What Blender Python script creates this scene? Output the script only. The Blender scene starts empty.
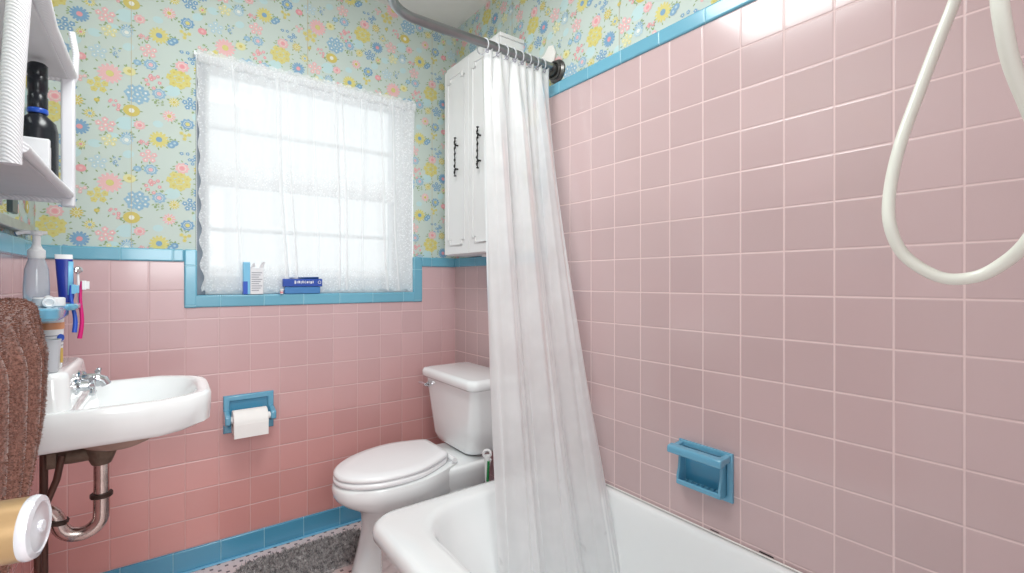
import bpy, bmesh, math, random
from mathutils import Vector, Matrix
random.seed(7)
sc = bpy.context.scene
COL = sc.collection
PI = math.pi
H = 1.105                     # eye height; geometry below is written relative to eye level and lifted at the end
R, D, L = 1.2414, 2.1844, -.331   # tile planes: right wall X, window wall Y, left wall X
FL, CE = -1.105, 1.335
T = .1095

# ------------------------------------------------------------------ materials
def s2l(c):
    c /= 255.0
    return c/12.92 if c <= .04045 else ((c+.055)/1.055)**2.4
def rgb(r, g, b): return (s2l(r), s2l(g), s2l(b), 1)

class NT:
    def __init__(s, m):
        s.t = m.node_tree; s.n = s.t.nodes; s.l = s.t.links
    def new(s, typ, **kw):
        n = s.n.new(typ)
        for k, v in kw.items(): setattr(n, k, v)
        return n
    def link(s, a, b): s.l.new(a, b)
    def put(s, sock, v):
        if hasattr(v, 'is_output'): s.link(v, sock)
        else: sock.default_value = v
    def math(s, op, a, b=None, c=None):
        n = s.new('ShaderNodeMath', operation=op)
        s.put(n.inputs[0], a)
        if b is not None: s.put(n.inputs[1], b)
        if c is not None: s.put(n.inputs[2], c)
        return n.outputs[0]
    def mix(s, f, a, b, blend='MIX'):
        n = s.new('ShaderNodeMix', data_type='RGBA', blend_type=blend)
        s.put(n.inputs[0], f); s.put(n.inputs[6], a); s.put(n.inputs[7], b)
        return n.outputs[2]
    def maprange(s, v, a, b, c, d, smooth=False):
        n = s.new('ShaderNodeMapRange')
        if smooth: n.interpolation_type = 'SMOOTHSTEP'
        s.put(n.inputs[0], v); n.inputs[1].default_value = a; n.inputs[2].default_value = b
        n.inputs[3].default_value = c; n.inputs[4].default_value = d
        return n.outputs[0]
    def noise(s, scale, detail=3, vec=None, rough=.5):
        n = s.new('ShaderNodeTexNoise'); n.inputs['Scale'].default_value = scale
        n.inputs['Detail'].default_value = detail; n.inputs['Roughness'].default_value = rough
        if vec is None:
            vec = s.new('ShaderNodeNewGeometry').outputs['Position']
        s.link(vec, n.inputs['Vector']); return n.outputs['Fac']
    def bump(s, h, strength=.3, dist=.002):
        n = s.new('ShaderNodeBump'); n.inputs['Strength'].default_value = strength
        n.inputs['Distance'].default_value = dist; s.link(h, n.inputs['Height']); return n.outputs[0]

def base_mat(name):
    m = bpy.data.materials.new(name); m.use_nodes = True
    nt = NT(m); return m, nt, nt.n['Principled BSDF']

def mat(name, col, rough=.5, metal=0, var=.06, vscale=20, bump=0, bscale=80, coat=0, spec=.5, trans=0, sheen=0, alpha=1, emis=None):
    m, nt, b = base_mat(name)
    f = nt.noise(vscale)
    a = tuple(min(1, c*(1+var)) for c in col[:3])+(1,); d = tuple(c*(1-var) for c in col[:3])+(1,)
    nt.link(nt.mix(f, d, a), b.inputs['Base Color'])
    b.inputs['Roughness'].default_value = rough; b.inputs['Metallic'].default_value = metal
    b.inputs['Coat Weight'].default_value = coat; b.inputs['Specular IOR Level'].default_value = spec
    b.inputs['Transmission Weight'].default_value = trans; b.inputs['Sheen Weight'].default_value = sheen
    b.inputs['Alpha'].default_value = alpha
    if bump: nt.link(nt.bump(nt.noise(bscale), bump), b.inputs['Normal'])
    if emis:
        b.inputs['Emission Color'].default_value = col; b.inputs['Emission Strength'].default_value = emis
    return m

def tile_mat(name, axis, ph, pv, col, grout, th=T, tv=T, gw=.0022, rough=.18, var=.05, gvis=1.0, low=None, only=None, hfade=1.0):
    """ceramic tile grid on a wall; axis 0/1 = world x/y; z is the vertical; low = warm bounce light painted into the colour near the floor"""
    m, nt, b = base_mat(name)
    pos = nt.new('ShaderNodeNewGeometry').outputs['Position']
    sp = nt.new('ShaderNodeSeparateXYZ'); nt.link(pos, sp.inputs[0])
    h = nt.math('DIVIDE', nt.math('SUBTRACT', sp.outputs[axis], ph), th)
    v = nt.math('DIVIDE', nt.math('SUBTRACT', sp.outputs[2], pv), tv)
    dh = nt.math('MULTIPLY', nt.math('SUBTRACT', .5, nt.math('ABSOLUTE', nt.math('SUBTRACT', nt.math('FRACT', h), .5))), th)
    dv = nt.math('MULTIPLY', nt.math('SUBTRACT', .5, nt.math('ABSOLUTE', nt.math('SUBTRACT', nt.math('FRACT', v), .5))), tv)
    if only == 'h': dd = dh
    elif only == 'v': dd = dv
    else: dd = nt.math('MINIMUM', dh, dv)
    mask = nt.maprange(dd, gw*.35, gw*.75, 1, 0)
    if hfade < 1:
        mask = nt.math('MAXIMUM', nt.maprange(dv, gw*.35, gw*.75, 1, 0), nt.math('MULTIPLY', nt.maprange(dh, gw*.35, gw*.75, 1, 0), hfade))
    cmb = nt.new('ShaderNodeCombineXYZ')
    nt.link(nt.math('FLOOR', h), cmb.inputs[0]); nt.link(nt.math('FLOOR', v), cmb.inputs[1])
    wn = nt.new('ShaderNodeTexWhiteNoise'); wn.noise_dimensions = '2D'; nt.link(cmb.outputs[0], wn.inputs['Vector'])
    rnd = wn.outputs['Value']
    c1 = tuple(c*(1-var) for c in col[:3])+(1,); c2 = tuple(min(1, c*(1+var)) for c in col[:3])+(1,)
    base = nt.mix(rnd, c1, c2)
    base = nt.mix(nt.math('MULTIPLY', nt.noise(2.2), .35), base, tuple(c*.9 for c in col[:3])+(1,))
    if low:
        k = nt.maprange(sp.outputs[2], 1.05, .1, 0, 1, True)  # warm bounce light towards the floor is put into the tile colour
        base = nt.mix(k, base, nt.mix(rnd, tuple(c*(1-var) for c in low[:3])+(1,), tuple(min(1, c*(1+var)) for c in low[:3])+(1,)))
    nt.link(nt.mix(nt.math('MULTIPLY', mask, gvis), base, grout), b.inputs['Base Color'])
    nt.link(nt.maprange(mask, 0, 1, rough, .7), b.inputs['Roughness'])
    hgt = nt.maprange(dd, 0, .0045, 0, 1, True)
    hh = nt.math('ADD', hgt, nt.math('MULTIPLY', nt.noise(14, 1), .25))
    nt.link(nt.bump(hh, .6, .0016), b.inputs['Normal'])
    b.inputs['Coat Weight'].default_value = .25; b.inputs['Coat Roughness'].default_value = .08
    return m

M = {}
PINK = rgb(202, 177, 178); GROUT = rgb(228, 204, 203)
M['tile_right'] = tile_mat('pink_tile_right', 1, .5412, 1.0705, PINK, GROUT, gw=.0034)
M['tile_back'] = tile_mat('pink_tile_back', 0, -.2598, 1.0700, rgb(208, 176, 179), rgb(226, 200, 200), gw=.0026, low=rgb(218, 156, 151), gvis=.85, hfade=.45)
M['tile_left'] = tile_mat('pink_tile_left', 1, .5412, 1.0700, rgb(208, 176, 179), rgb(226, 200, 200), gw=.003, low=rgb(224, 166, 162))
BLUE = rgb(112, 176, 200); BJ = rgb(150, 200, 215)
M['trim_x'] = tile_mat('blue_trim_x', 0, .184, .35, BLUE, BJ, th=.153, gw=.002, only='h', rough=.2, var=.08)
M['trim_y'] = tile_mat('blue_trim_y', 1, 1.056, .35, BLUE, BJ, th=.153, gw=.002, only='h', rough=.2, var=.08)
M['trim_z'] = tile_mat('blue_trim_z', 0, 0, 1.165, BLUE, BJ, tv=.153, gw=.002, only='v', rough=.2, var=.08)
M['base_x'] = tile_mat('blue_base_x', 0, .184, .35, rgb(84, 158, 192), BJ, th=.153, gw=.002, only='h', rough=.2, var=.08)
M['base_y'] = tile_mat('blue_base_y', 1, 1.056, .35, rgb(84, 158, 192), BJ, th=.153, gw=.002, only='h', rough=.2, var=.08)
M['blue_ceramic'] = mat('blue_ceramic', rgb(104, 168, 198), .15, coat=.5, var=.05)
M['blue_shaded'] = mat('blue_ceramic_shade', rgb(70, 144, 178), .2, coat=.4)  # darker copy of the blue ceramic, recess shade put into its colour
M['porcelain'] = mat('white_porcelain', rgb(240, 243, 244), .12, coat=.6, var=.01)
M['tub_enamel'] = mat('tub_enamel', rgb(238, 241, 242), .16, coat=.5, var=.012, vscale=6)
M['seat_plastic'] = mat('seat_plastic', rgb(242, 242, 244), .22, coat=.2, var=.01)
M['chrome'] = mat('chrome', rgb(215, 218, 222), .12, metal=1, var=.05)
M['rod_metal'] = mat('rod_metal', rgb(150, 153, 155), .28, metal=1, var=.12)
M['old_pipe'] = mat('tarnished_pipe', rgb(205, 190, 184), .2, metal=1, var=.25, vscale=45, bump=.2)
M['rust'] = mat('corroded_brass', rgb(112, 96, 84), .6, metal=.5, var=.45, vscale=60, bump=.6, bscale=120)
M['dark_nut'] = mat('dark_slip_nut', rgb(62, 48, 42), .5, metal=.4, var=.3)
M['brown_pipe'] = mat('brown_supply_pipe', rgb(92, 66, 58), .45, metal=.5, var=.2)
M['black_iron'] = mat('black_iron', rgb(28, 27, 28), .4, metal=.3)
M['cab_paint'] = mat('cabinet_paint', rgb(236, 236, 236), .38, var=.015, bump=.04)
M['white_paint'] = mat('white_gloss_paint', rgb(232, 235, 237), .35, var=.02)
M['grey_track'] = mat('grey_window_track', rgb(120, 130, 142), .5, var=.1)
M['ceiling'] = mat('ceiling_paint', rgb(236, 234, 232), .9, var=.02, bump=.1, bscale=200)
M['plaster'] = mat('white_patch', rgb(238, 236, 232), .8, bump=.6, bscale=150)
M['wicker'] = mat('white_wicker_paint', rgb(226, 227, 232), .5, var=.04)
M['wicker_panel'] = mat('white_shelf_board', rgb(214, 214, 217), .6, var=.04)
M['black_plastic'] = mat('black_bottle', rgb(22, 26, 34), .25)
M['blue_plastic'] = mat('blue_plastic', rgb(32, 84, 190), .3)
M['deep_blue'] = mat('deep_blue_print', rgb(28, 50, 150), .3)
M['light_blue_card'] = mat('light_blue_card', rgb(70, 130, 190), .45)
M['dark_blue_card'] = mat('dark_blue_card', rgb(40, 78, 170), .4)
M['sky_card'] = mat('sky_blue_card', rgb(120, 190, 225), .4)
M['white_card'] = mat('white_card', rgb(225, 226, 230), .5)
M['white_plastic'] = mat('white_plastic', rgb(240, 241, 242), .3)
M['grey_print'] = mat('grey_print', rgb(150, 150, 162), .5)
M['pink_plastic'] = mat('magenta_plastic', rgb(214, 30, 120), .3)
M['orange_print'] = mat('orange_print', rgb(214, 150, 110), .4)
M['gold_print'] = mat('gold_print', rgb(205, 170, 90), .4)
M['green_plastic'] = mat('green_plastic', rgb(30, 130, 70), .35)
M['paper'] = mat('toilet_paper', rgb(246, 245, 243), .95, var=.01, bump=.15, bscale=300)
M['clear_gel'] = mat('clear_bottle', rgb(222, 230, 238), .12, trans=.55, var=.02)
M['frosted_cup'] = mat('frosted_cup', rgb(228, 232, 238), .3, trans=.35, var=.02)
M['hose'] = mat('cream_hose', rgb(228, 230, 220), .32, var=.02, coat=.2)
M['brass'] = mat('aged_brass', rgb(192, 158, 114), .3, metal=.6, var=.15, coat=.3)
M['knob_white'] = mat('polished_knob', rgb(225, 226, 232), .14, metal=.35, var=.05)
M['door_paint'] = mat('door_paint', rgb(230, 230, 230), .5)
M['caulk'] = mat('pinkish_caulk', rgb(214, 186, 184), .7)
M['seam'] = mat('wallpaper_seam', rgb(196, 176, 140), .9)
M['ring_clear'] = mat('clear_ring', rgb(225, 228, 232), .2, trans=.4)
M['dark_slot'] = mat('dark_rubber', rgb(30, 28, 28), .7)

def mirror_mat():
    m, nt, b = base_mat('mirror_glass')
    nt.link(nt.mix(nt.noise(3), rgb(225, 232, 232), rgb(235, 240, 240)), b.inputs['Base Color'])
    b.inputs['Metallic'].default_value = 1; b.inputs['Roughness'].default_value = .03
    return m
M['mirror'] = mirror_mat()

def paper_mat():
    m, nt, b = base_mat('flowered_wallpaper')
    at = nt.new('ShaderNodeAttribute'); at.attribute_name = 'Col'
    f = nt.noise(5, 2)
    c = nt.mix(nt.math('MULTIPLY', f, .3), at.outputs['Color'], rgb(205, 206, 190))
    nt.link(c, b.inputs['Base Color']); b.inputs['Roughness'].default_value = .75
    b.inputs['Specular IOR Level'].default_value = .2
    return m
M['wallpaper'] = paper_mat()

def floor_mat():
    m, nt, b = base_mat('speckled_mosaic_floor')
    pos = nt.new('ShaderNodeNewGeometry').outputs['Position']
    sp = nt.new('ShaderNodeSeparateXYZ'); nt.link(pos, sp.inputs[0])
    s = .05
    u = nt.math('DIVIDE', sp.outputs[0], s); v = nt.math('DIVIDE', sp.outputs[1], s*.5)
    off = nt.math('MULTIPLY', nt.math('MODULO', nt.math('ABSOLUTE', nt.math('FLOOR', v)), 2), .5)
    uu = nt.math('ADD', u, off)
    a = nt.math('MULTIPLY', nt.math('ABSOLUTE', nt.math('SUBTRACT', nt.math('FRACT', uu), .5)), s)
    c = nt.math('MULTIPLY', nt.math('ABSOLUTE', nt.math('SUBTRACT', nt.math('FRACT', v), .5)), s*.5)
    dot = nt.maprange(nt.math('MAXIMUM', a, c), .0052, .0066, 1, 0)
    g = nt.maprange(nt.math('SUBTRACT', .5*s, a), .0004, .001, 1, 0)
    base = nt.mix(nt.noise(60), rgb(226, 205, 204), rgb(238, 222, 220))
    base = nt.mix(nt.math('MULTIPLY', g, .5), base, rgb(196, 176, 174))
    nt.link(nt.mix(dot, base, rgb(120, 100, 104)), b.inputs['Base Color'])
    b.inputs['Roughness'].default_value = .35
    return m
M['floor'] = floor_mat()

def shag_mat(name, dark, light, rough=1, sc_=90):
    m, nt, b = base_mat(name)
    f = nt.maprange(nt.noise(sc_, 4, rough=.75), .35, .65, 0, 1)
    nt.link(nt.mix(f, dark, light), b.inputs['Base Color'])
    b.inputs['Roughness'].default_value = rough; b.inputs['Sheen Weight'].default_value = .4
    b.inputs['Specular IOR Level'].default_value = .1
    return m
M['rug'] = shag_mat('grey_shag', rgb(84, 80, 82), rgb(214, 210, 210), sc_=55)
M['towel'] = shag_mat('brown_terry', rgb(92, 54, 44), rgb(158, 112, 98), sc_=260)

def wrap_mat():
    m, nt, b = base_mat('wrapped_wicker')
    pos = nt.new('ShaderNodeNewGeometry').outputs['Position']
    sp = nt.new('ShaderNodeSeparateXYZ'); nt.link(pos, sp.inputs[0])
    q = nt.math('ADD', nt.math('ADD', sp.outputs[2], nt.math('MULTIPLY', sp.outputs[1], .9)), nt.math('MULTIPLY', sp.outputs[0], .6))
    w = nt.math('SINE', nt.math('MULTIPLY', nt.math('ADD', q, nt.math('MULTIPLY', nt.noise(30), .006)), 1100))
    nt.link(nt.mix(nt.maprange(w, -1, 1, 0, 1), rgb(222, 222, 226), rgb(238, 238, 242)), b.inputs['Base Color'])
    nt.link(nt.bump(w, .45, .0012), b.inputs['Normal'])
    b.inputs['Roughness'].default_value = .45
    return m
M['wrap'] = wrap_mat()

def sheer_mat(name, clear, col, kind):
    """sheer cloth: part see-through, part translucent"""
    m, nt, b = base_mat(name)
    nt.n.remove(b)
    out = nt.n['Material Output']
    tr = nt.new('ShaderNodeBsdfTransparent'); tl = nt.new('ShaderNodeBsdfTranslucent'); df = nt.new('ShaderNodeBsdfDiffuse')
    tl.inputs[0].default_value = col; df.inputs[0].default_value = col
    mx = nt.new('ShaderNodeMixShader'); mx.inputs[0].default_value = .5
    nt.link(df.outputs[0], mx.inputs[1]); nt.link(tl.outputs[0], mx.inputs[2])
    fin = nt.new('ShaderNodeMixShader')
    if kind == 'lace':
        pos = nt.new('ShaderNodeNewGeometry').outputs['Position']
        sp = nt.new('ShaderNodeSeparateXYZ'); nt.link(pos, sp.inputs[0])
        uvn = nt.new('ShaderNodeUVMap'); su = nt.new('ShaderNodeSeparateXYZ'); nt.link(uvn.outputs[0], su.inputs[0])
        z = sp.outputs[2]
        vor = nt.new('ShaderNodeTexVoronoi'); vor.inputs['Scale'].default_value = 110; nt.link(pos, vor.inputs['Vector'])
        speck = nt.maprange(nt.math('ADD', vor.outputs['Distance'], nt.math('MULTIPLY', nt.noise(55), .6)), .45, .75, 1, .5)
        hem = nt.maprange(z, 1.14, 1.18, 1, 0, True)                 # lace border along the bottom
        mid = nt.math('MULTIPLY', nt.maprange(z, 1.47, 1.50, 0, 1, True), nt.maprange(z, 1.545, 1.60, 1, 0, True))
        side = nt.math('MAXIMUM', nt.maprange(su.outputs[0], .0, .075, 1, 0, True), nt.maprange(su.outputs[0], .86, .90, 0, 1, True))
        band = nt.math('MAXIMUM', nt.math('MAXIMUM', hem, mid), side)
        top = nt.maprange(z, 1.90, 1.935, 0, 1, True)
        band = nt.math('MAXIMUM', band, nt.math('MULTIPLY', top, .8))
        dens = nt.math('MULTIPLY', band, speck)
        op = nt.math('ADD', nt.math('MULTIPLY', dens, .55), 1-clear)
        lw = nt.new('ShaderNodeLayerWeight'); lw.inputs[0].default_value = .5
        op = nt.math('ADD', op, nt.math('MULTIPLY', nt.math('POWER', lw.outputs['Facing'], 2.0), .9))
        us = nt.math('SUBTRACT', su.outputs[0], nt.math('MULTIPLY', su.outputs[1], .035))
        for fc, fw in ((.125, .005), (.30, .006), (.347, .005), (.47, .003), (.56, .005), (.60, .007), (.70, .003), (.80, .007), (.86, .006)):
            dd = nt.math('ABSOLUTE', nt.math('SUBTRACT', us, fc))
            op = nt.math('ADD', op, nt.maprange(dd, fw*.4, fw, .42, 0, True))     # fold shade put into the opacity, as if gathered cloth lay double
        op = nt.math('MINIMUM', op, 1)
        nt.link(op, fin.inputs[0])
    else:
        f = nt.maprange(nt.noise(6, 3), .3, .7, 1-clear-.08, 1-clear+.08)
        nt.link(f, fin.inputs[0])
    nt.link(tr.outputs[0], fin.inputs[1])
    if kind == 'plastic':
        gl = nt.new('ShaderNodeBsdfGlossy'); gl.inputs['Roughness'].default_value = .35; gl.inputs[0].default_value = (1, 1, 1, 1)
        fr = nt.new('ShaderNodeFresnel'); fr.inputs[0].default_value = 1.18
        m2 = nt.new('ShaderNodeMixShader'); nt.link(fr.outputs[0], m2.inputs[0])
        nt.link(mx.outputs[0], m2.inputs[1]); nt.link(gl.outputs[0], m2.inputs[2])
        # a few grey mildew specks near the hem
        pos = nt.new('ShaderNodeNewGeometry').outputs['Position']
        sp = nt.new('ShaderNodeSeparateXYZ'); nt.link(pos, sp.inputs[0])
        low = nt.maprange(sp.outputs[2], .55, .2, 0, 1)
        sk = nt.math('MULTIPLY', nt.maprange(nt.noise(16, 2), .68, .74, 0, 1), low)
        nt.link(nt.mix(nt.math('MULTIPLY', sk, .6), col, rgb(90, 92, 88)), df.inputs[0])
        nt.link(m2.outputs[0], fin.inputs[2])
    else:
        nt.link(mx.outputs[0], fin.inputs[2])
    nt.link(fin.outputs[0], out.inputs[0])
    return m
M['lace'] = sheer_mat('sheer_lace', .52, rgb(248, 249, 250), 'lace')
M['shower_plastic'] = sheer_mat('translucent_liner', .11, rgb(246, 247, 248), 'plastic')

def pane_mat():
    m, nt, b = base_mat('window_pane')
    nt.n.remove(b); out = nt.n['Material Output']
    tr = nt.new('ShaderNodeBsdfTransparent'); gl = nt.new('ShaderNodeBsdfGlossy'); gl.inputs['Roughness'].default_value = .02
    nt.link(nt.mix(nt.noise(2), (.97, .99, 1, 1), (1, 1, 1, 1)), tr.inputs[0])
    mx = nt.new('ShaderNodeMixShader'); mx.inputs[0].default_value = .05
    nt.link(tr.outputs[0], mx.inputs[1]); nt.link(gl.outputs[0], mx.inputs[2]); nt.link(mx.outputs[0], out.inputs[0])
    return m
M['pane'] = pane_mat()

# ------------------------------------------------------------------ mesh builder
class MB:
    def __init__(s): s.v = []; s.f = []; s.mi = []; s.cur = 0; s.col = []; s.c = (1, 1, 1, 1)
    def face(s, idx): s.f.append(idx); s.mi.append(s.cur); s.col.append(s.c)
    def quad(s, a, b, c, d):
        i = len(s.v); s.v += [a, b, c, d]; s.face((i, i+1, i+2, i+3))
    def poly(s, pts):
        i = len(s.v); s.v += list(pts); s.face(tuple(range(i, i+len(pts))))
    def box(s, x0, x1, y0, y1, z0, z1):
        i = len(s.v)
        s.v += [(x, y, z) for z in (z0, z1) for y in (y0, y1) for x in (x0, x1)]
        for f in ((0, 2, 3, 1), (4, 5, 7, 6), (0, 1, 5, 4), (2, 6, 7, 3), (0, 4, 6, 2), (1, 3, 7, 5)):
            s.face(tuple(i+k for k in f))
        return s
    def loft(s, rings, cap0=True, cap1=True, closed=True):
        base = len(s.v); n = len(rings[0])
        for r in rings: s.v += [tuple(p) for p in r]
        for a in range(len(rings)-1):
            for k in range(n if closed else n-1):
                k2 = (k+1) % n
                s.face((base+a*n+k, base+a*n+k2, base+(a+1)*n+k2, base+(a+1)*n+k))
        if cap0: s.face(tuple(base+k for k in reversed(range(n))))
        if cap1: s.face(tuple(base+(len(rings)-1)*n+k for k in range(n)))
        return s
    def tube(s, pts, r, n=12, caps=True):
        pts = [Vector(p) for p in pts]; rs = r if isinstance(r, (list, tuple)) else [r]*len(pts)
        rings = []; up = None
        for i, p in enumerate(pts):
            d = (pts[min(i+1, len(pts)-1)]-pts[max(i-1, 0)]).normalized()
            if up is None:
                up = Vector((0, 0, 1)) if abs(d.z) < .9 else Vector((1, 0, 0))
            up = (up-d*up.dot(d)).normalized(); side = d.cross(up)
            rings.append([p+(up*math.cos(2*PI*k/n)+side*math.sin(2*PI*k/n))*rs[i] for k in range(n)])
        return s.loft(rings, caps, caps)
    def lathe(s, prof, o, axis=(0, 0, 1), n=28, cap0=True, cap1=True):
        """prof = [(radius, height along axis)]"""
        ax = Vector(axis).normalized(); up = Vector((0, 0, 1)) if abs(ax.z) < .9 else Vector((1, 0, 0))
        e1 = (up-ax*up.dot(ax)).normalized(); e2 = ax.cross(e1); o = Vector(o)
        rings = [[o+ax*h+(e1*math.cos(2*PI*k/n)+e2*math.sin(2*PI*k/n))*max(r, 1e-5) for k in range(n)] for r, h in prof]
        return s.loft(rings, cap0, cap1)
    def torus(s, o, axis, R_, r, n=24, m=8):
        ax = Vector(axis).normalized(); up = Vector((0, 0, 1)) if abs(ax.z) < .9 else Vector((1, 0, 0))
        e1 = (up-ax*up.dot(ax)).normalized(); e2 = ax.cross(e1); o = Vector(o)
        base = len(s.v)
        for i in range(n):
            a = 2*PI*i/n; d = e1*math.cos(a)+e2*math.sin(a)
            for j in range(m):
                b = 2*PI*j/m; s.v.append(tuple(o+d*(R_+r*math.cos(b))+ax*r*math.sin(b)))
        for i in range(n):
            for j in range(m):
                s.face((base+i*m+j, base+((i+1) % n)*m+j, base+((i+1) % n)*m+(j+1) % m, base+i*m+(j+1) % m))
        return s

def obj(name, mb, material, parent=None, smooth=True, bevel=0, seg=3, sub=0, origin=None, angle=40, uv=None, solid=0):
    mats = material if isinstance(material, (list, tuple)) else [material]
    vs = [Vector(v) for v in mb.v]
    if parent is not None:
        p = parent
        while p.parent: p = p.parent
        off = Vector(p['_loc'])
    elif origin is not None: off = Vector(origin)
    else:
        xs = [v.x for v in vs]; ys = [v.y for v in vs]; zs = [v.z for v in vs]
        off = Vector(((min(xs)+max(xs))/2, (min(ys)+max(ys))/2, min(zs)))
    me = bpy.data.meshes.new(name)
    me.from_pydata([v-off for v in vs], [], mb.f)
    for m in mats: me.materials.append(m)
    if len(mats) > 1: me.polygons.foreach_set('material_index', mb.mi)
    if any(c != (1, 1, 1, 1) for c in mb.col):
        ca = me.color_attributes.new('Col', 'FLOAT_COLOR', 'CORNER'); k = 0
        data = []
        for p_, c in zip(me.polygons, mb.col): data += list(c)*p_.loop_total
        ca.data.foreach_set('color', data)
    if uv:
        ul = me.uv_layers.new(name='UVMap'); d = []
        for p_ in me.polygons:
            for vi in p_.vertices: d += list(uv[vi])
        ul.data.foreach_set('uv', d)
    bm = bmesh.new(); bm.from_mesh(me)
    if smooth and not uv and not any(c != (1, 1, 1, 1) for c in mb.col): bmesh.ops.remove_doubles(bm, verts=bm.verts, dist=1e-6)
    if len(mb.f) < 20000 and not any(c != (1, 1, 1, 1) for c in mb.col): bmesh.ops.recalc_face_normals(bm, faces=bm.faces)
    bm.to_mesh(me); bm.free()
    o = bpy.data.objects.new(name, me); COL.objects.link(o)
    if parent is not None: o.parent = parent
    else:
        o.location = off; o['_loc'] = tuple(off)
    if bevel:
        b = o.modifiers.new('bevel', 'BEVEL'); b.width = bevel; b.segments = seg; b.limit_method = 'ANGLE'; b.angle_limit = math.radians(35)
        b.harden_normals = False
    if solid:
        sm = o.modifiers.new('solid', 'SOLIDIFY'); sm.thickness = solid
    if sub:
        sm = o.modifiers.new('sub', 'SUBSURF'); sm.levels = sub; sm.render_levels = sub
    if smooth:
        me.shade_smooth()
        if not sub:
            try: me.set_sharp_from_angle(angle=math.radians(angle))
            except Exception: pass
    return o

def thing(name, label, cat, loc, group=None):
    o = bpy.data.objects.new(name, None); COL.objects.link(o); o.empty_display_size = .05
    o.location = loc; o['_loc'] = tuple(loc); o['label'] = label; o['category'] = cat
    if group: o['group'] = group
    return o
def tag(o, label, cat, group=None):
    o['label'] = label; o['category'] = cat
    if group: o['group'] = group
    return o
def struct(name, mb, m, label=None, **kw):
    o = obj(name, mb, m, **kw); o['kind'] = 'structure'
    if label: o['label'] = label; o['category'] = name.split('_')[0]
    return o
def dup(root, loc, label, group=None):
    r = root.copy(); COL.objects.link(r); r.location = loc; r['_loc'] = tuple(loc); r['label'] = label
    if group: r['group'] = group
    for ch in list(root.children):
        c = ch.copy(); COL.objects.link(c); c.parent = r
        for g in ch.children:
            d = g.copy(); COL.objects.link(d); d.parent = c
    return r
def lerp(a, b, t): return a+(b-a)*t
def rrect(x0, x1, y0, y1, z, rad, n=7):
    """rounded rectangle outline, counter-clockwise; rad = one radius or 4 (x1y0, x1y1, x0y1, x0y0)"""
    if not isinstance(rad, (list, tuple)): rad = [rad]*4
    cs = [(x1, y0, -PI/2, -1, 1), (x1, y1, 0, -1, -1), (x0, y1, PI/2, 1, -1), (x0, y0, PI, 1, 1)]
    out = []
    for (cx, cy, a0, sx, sy), r in zip(cs, rad):
        for k in range(n+1):
            a = a0+PI/2*k/n
            out.append((cx+sx*r+r*math.cos(a), cy+sy*r+r*math.sin(a), z))
    return out

# ------------------------------------------------------------------ wallpaper motifs (flat shapes in the paper, colours per face)
C_BG = rgb(196, 210, 205)
P = dict(pink=rgb(232, 180, 184), dpink=rgb(230, 150, 160), yel=rgb(214, 204, 120), dyel=rgb(208, 190, 92), blue=rgb(138, 180, 208),
         dblue=rgb(112, 160, 198), aqua=rgb(186, 216, 220), pblue=rgb(178, 206, 218), pyel=rgb(222, 218, 160), green=rgb(138, 164, 112), white=rgb(232, 234, 226))
# motifs read off the paper: (kind, x, y, size, colour, centre colour) in metres within one repeat
ZX, ZY = 1/1633, 1/1332
RW, RH = .351, .387
MOT = [('aq', 170, 460, 48, 'aqua', None), ('aq', 180, 92, 28, 'aqua', None), ('aq', 392, 262, 42, 'aqua', None), ('aq', 110, 20, 30, 'aqua', None), ('aq', 520, 372, 30, 'aqua', None),
       ('aq', 320, 440, 26, 'aqua', None), ('aq', 30, 60, 30, 'aqua', None),
       ('daisy', 97, 237, 58, 'pink', 'yel'), ('daisy', 325, 516, 50, 'yel', 'dblue'), ('daisy', 375, 392, 35, 'pink', 'dyel'), ('round', 325, 290, 37, 'blue', 'pink'),
       ('clus', 222, 312, 66, 'blue', None), ('clus', 425, 196, 70, 'yel', None), ('clus', 45, 300, 52, 'yel', None), ('round', 468, 418, 38, 'dblue', 'yel'),
       ('solid', 195, 395, 40, 'dyel', 'white'), ('clus', 78, 482, 50, 'pink', None), ('round', 232, 460, 30, 'pink', 'dpink'), ('solid', 402, 524, 20, 'dblue', 'pblue'),
       ('daisy', 400, 318, 29, 'yel', 'dyel'), ('clus', 275, 90, 46, 'pink', None), ('dots', 475, 75, 46, 'dblue', None), ('round', 440, 130, 38, 'pink', 'dpink'),
       ('daisy', 528, 130, 30, 'dyel', 'yel'), ('round', 285, 155, 36, 'blue', 'pink'), ('solid', 185, 208, 30, 'pyel', 'dyel'), ('clus', 482, 312, 46, 'dblue', None),
       ('daisy', 540, 250, 44, 'dblue', 'dpink'), ('dots', 125, 380, 34, 'dpink', None), ('dots', 300, 232, 44, 'dpink', None), ('clus', 95, 38, 40, 'pyel', None),
       ('round', 172, 25, 34, 'pblue', 'white'), ('clus', 45, 145, 46, 'pblue', None), ('clus', 455, 478, 36, 'yel', None), ('solid', 222, 157, 20, 'blue', 'pblue'),
       ('daisy', 10, 440, 26, 'yel', 'blue'), ('solid', 545, 440, 24, 'dpink', 'pink'), ('dots', 130, 130, 26, 'dblue', None), ('solid', 385, 22, 20, 'dblue', 'pblue'),
       ('daisy', 545, 330, 22, 'yel', 'dpink'), ('solid', 40, 372, 13, 'dyel', 'yel'), ('dots', 250, 20, 26, 'dpink', None), ('dots', 330, 335, 20, 'green', None), ('clus', 545, 20, 30, 'pink', None), ('daisy', 175, 545-20, 30, 'blue', 'pblue')]
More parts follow.
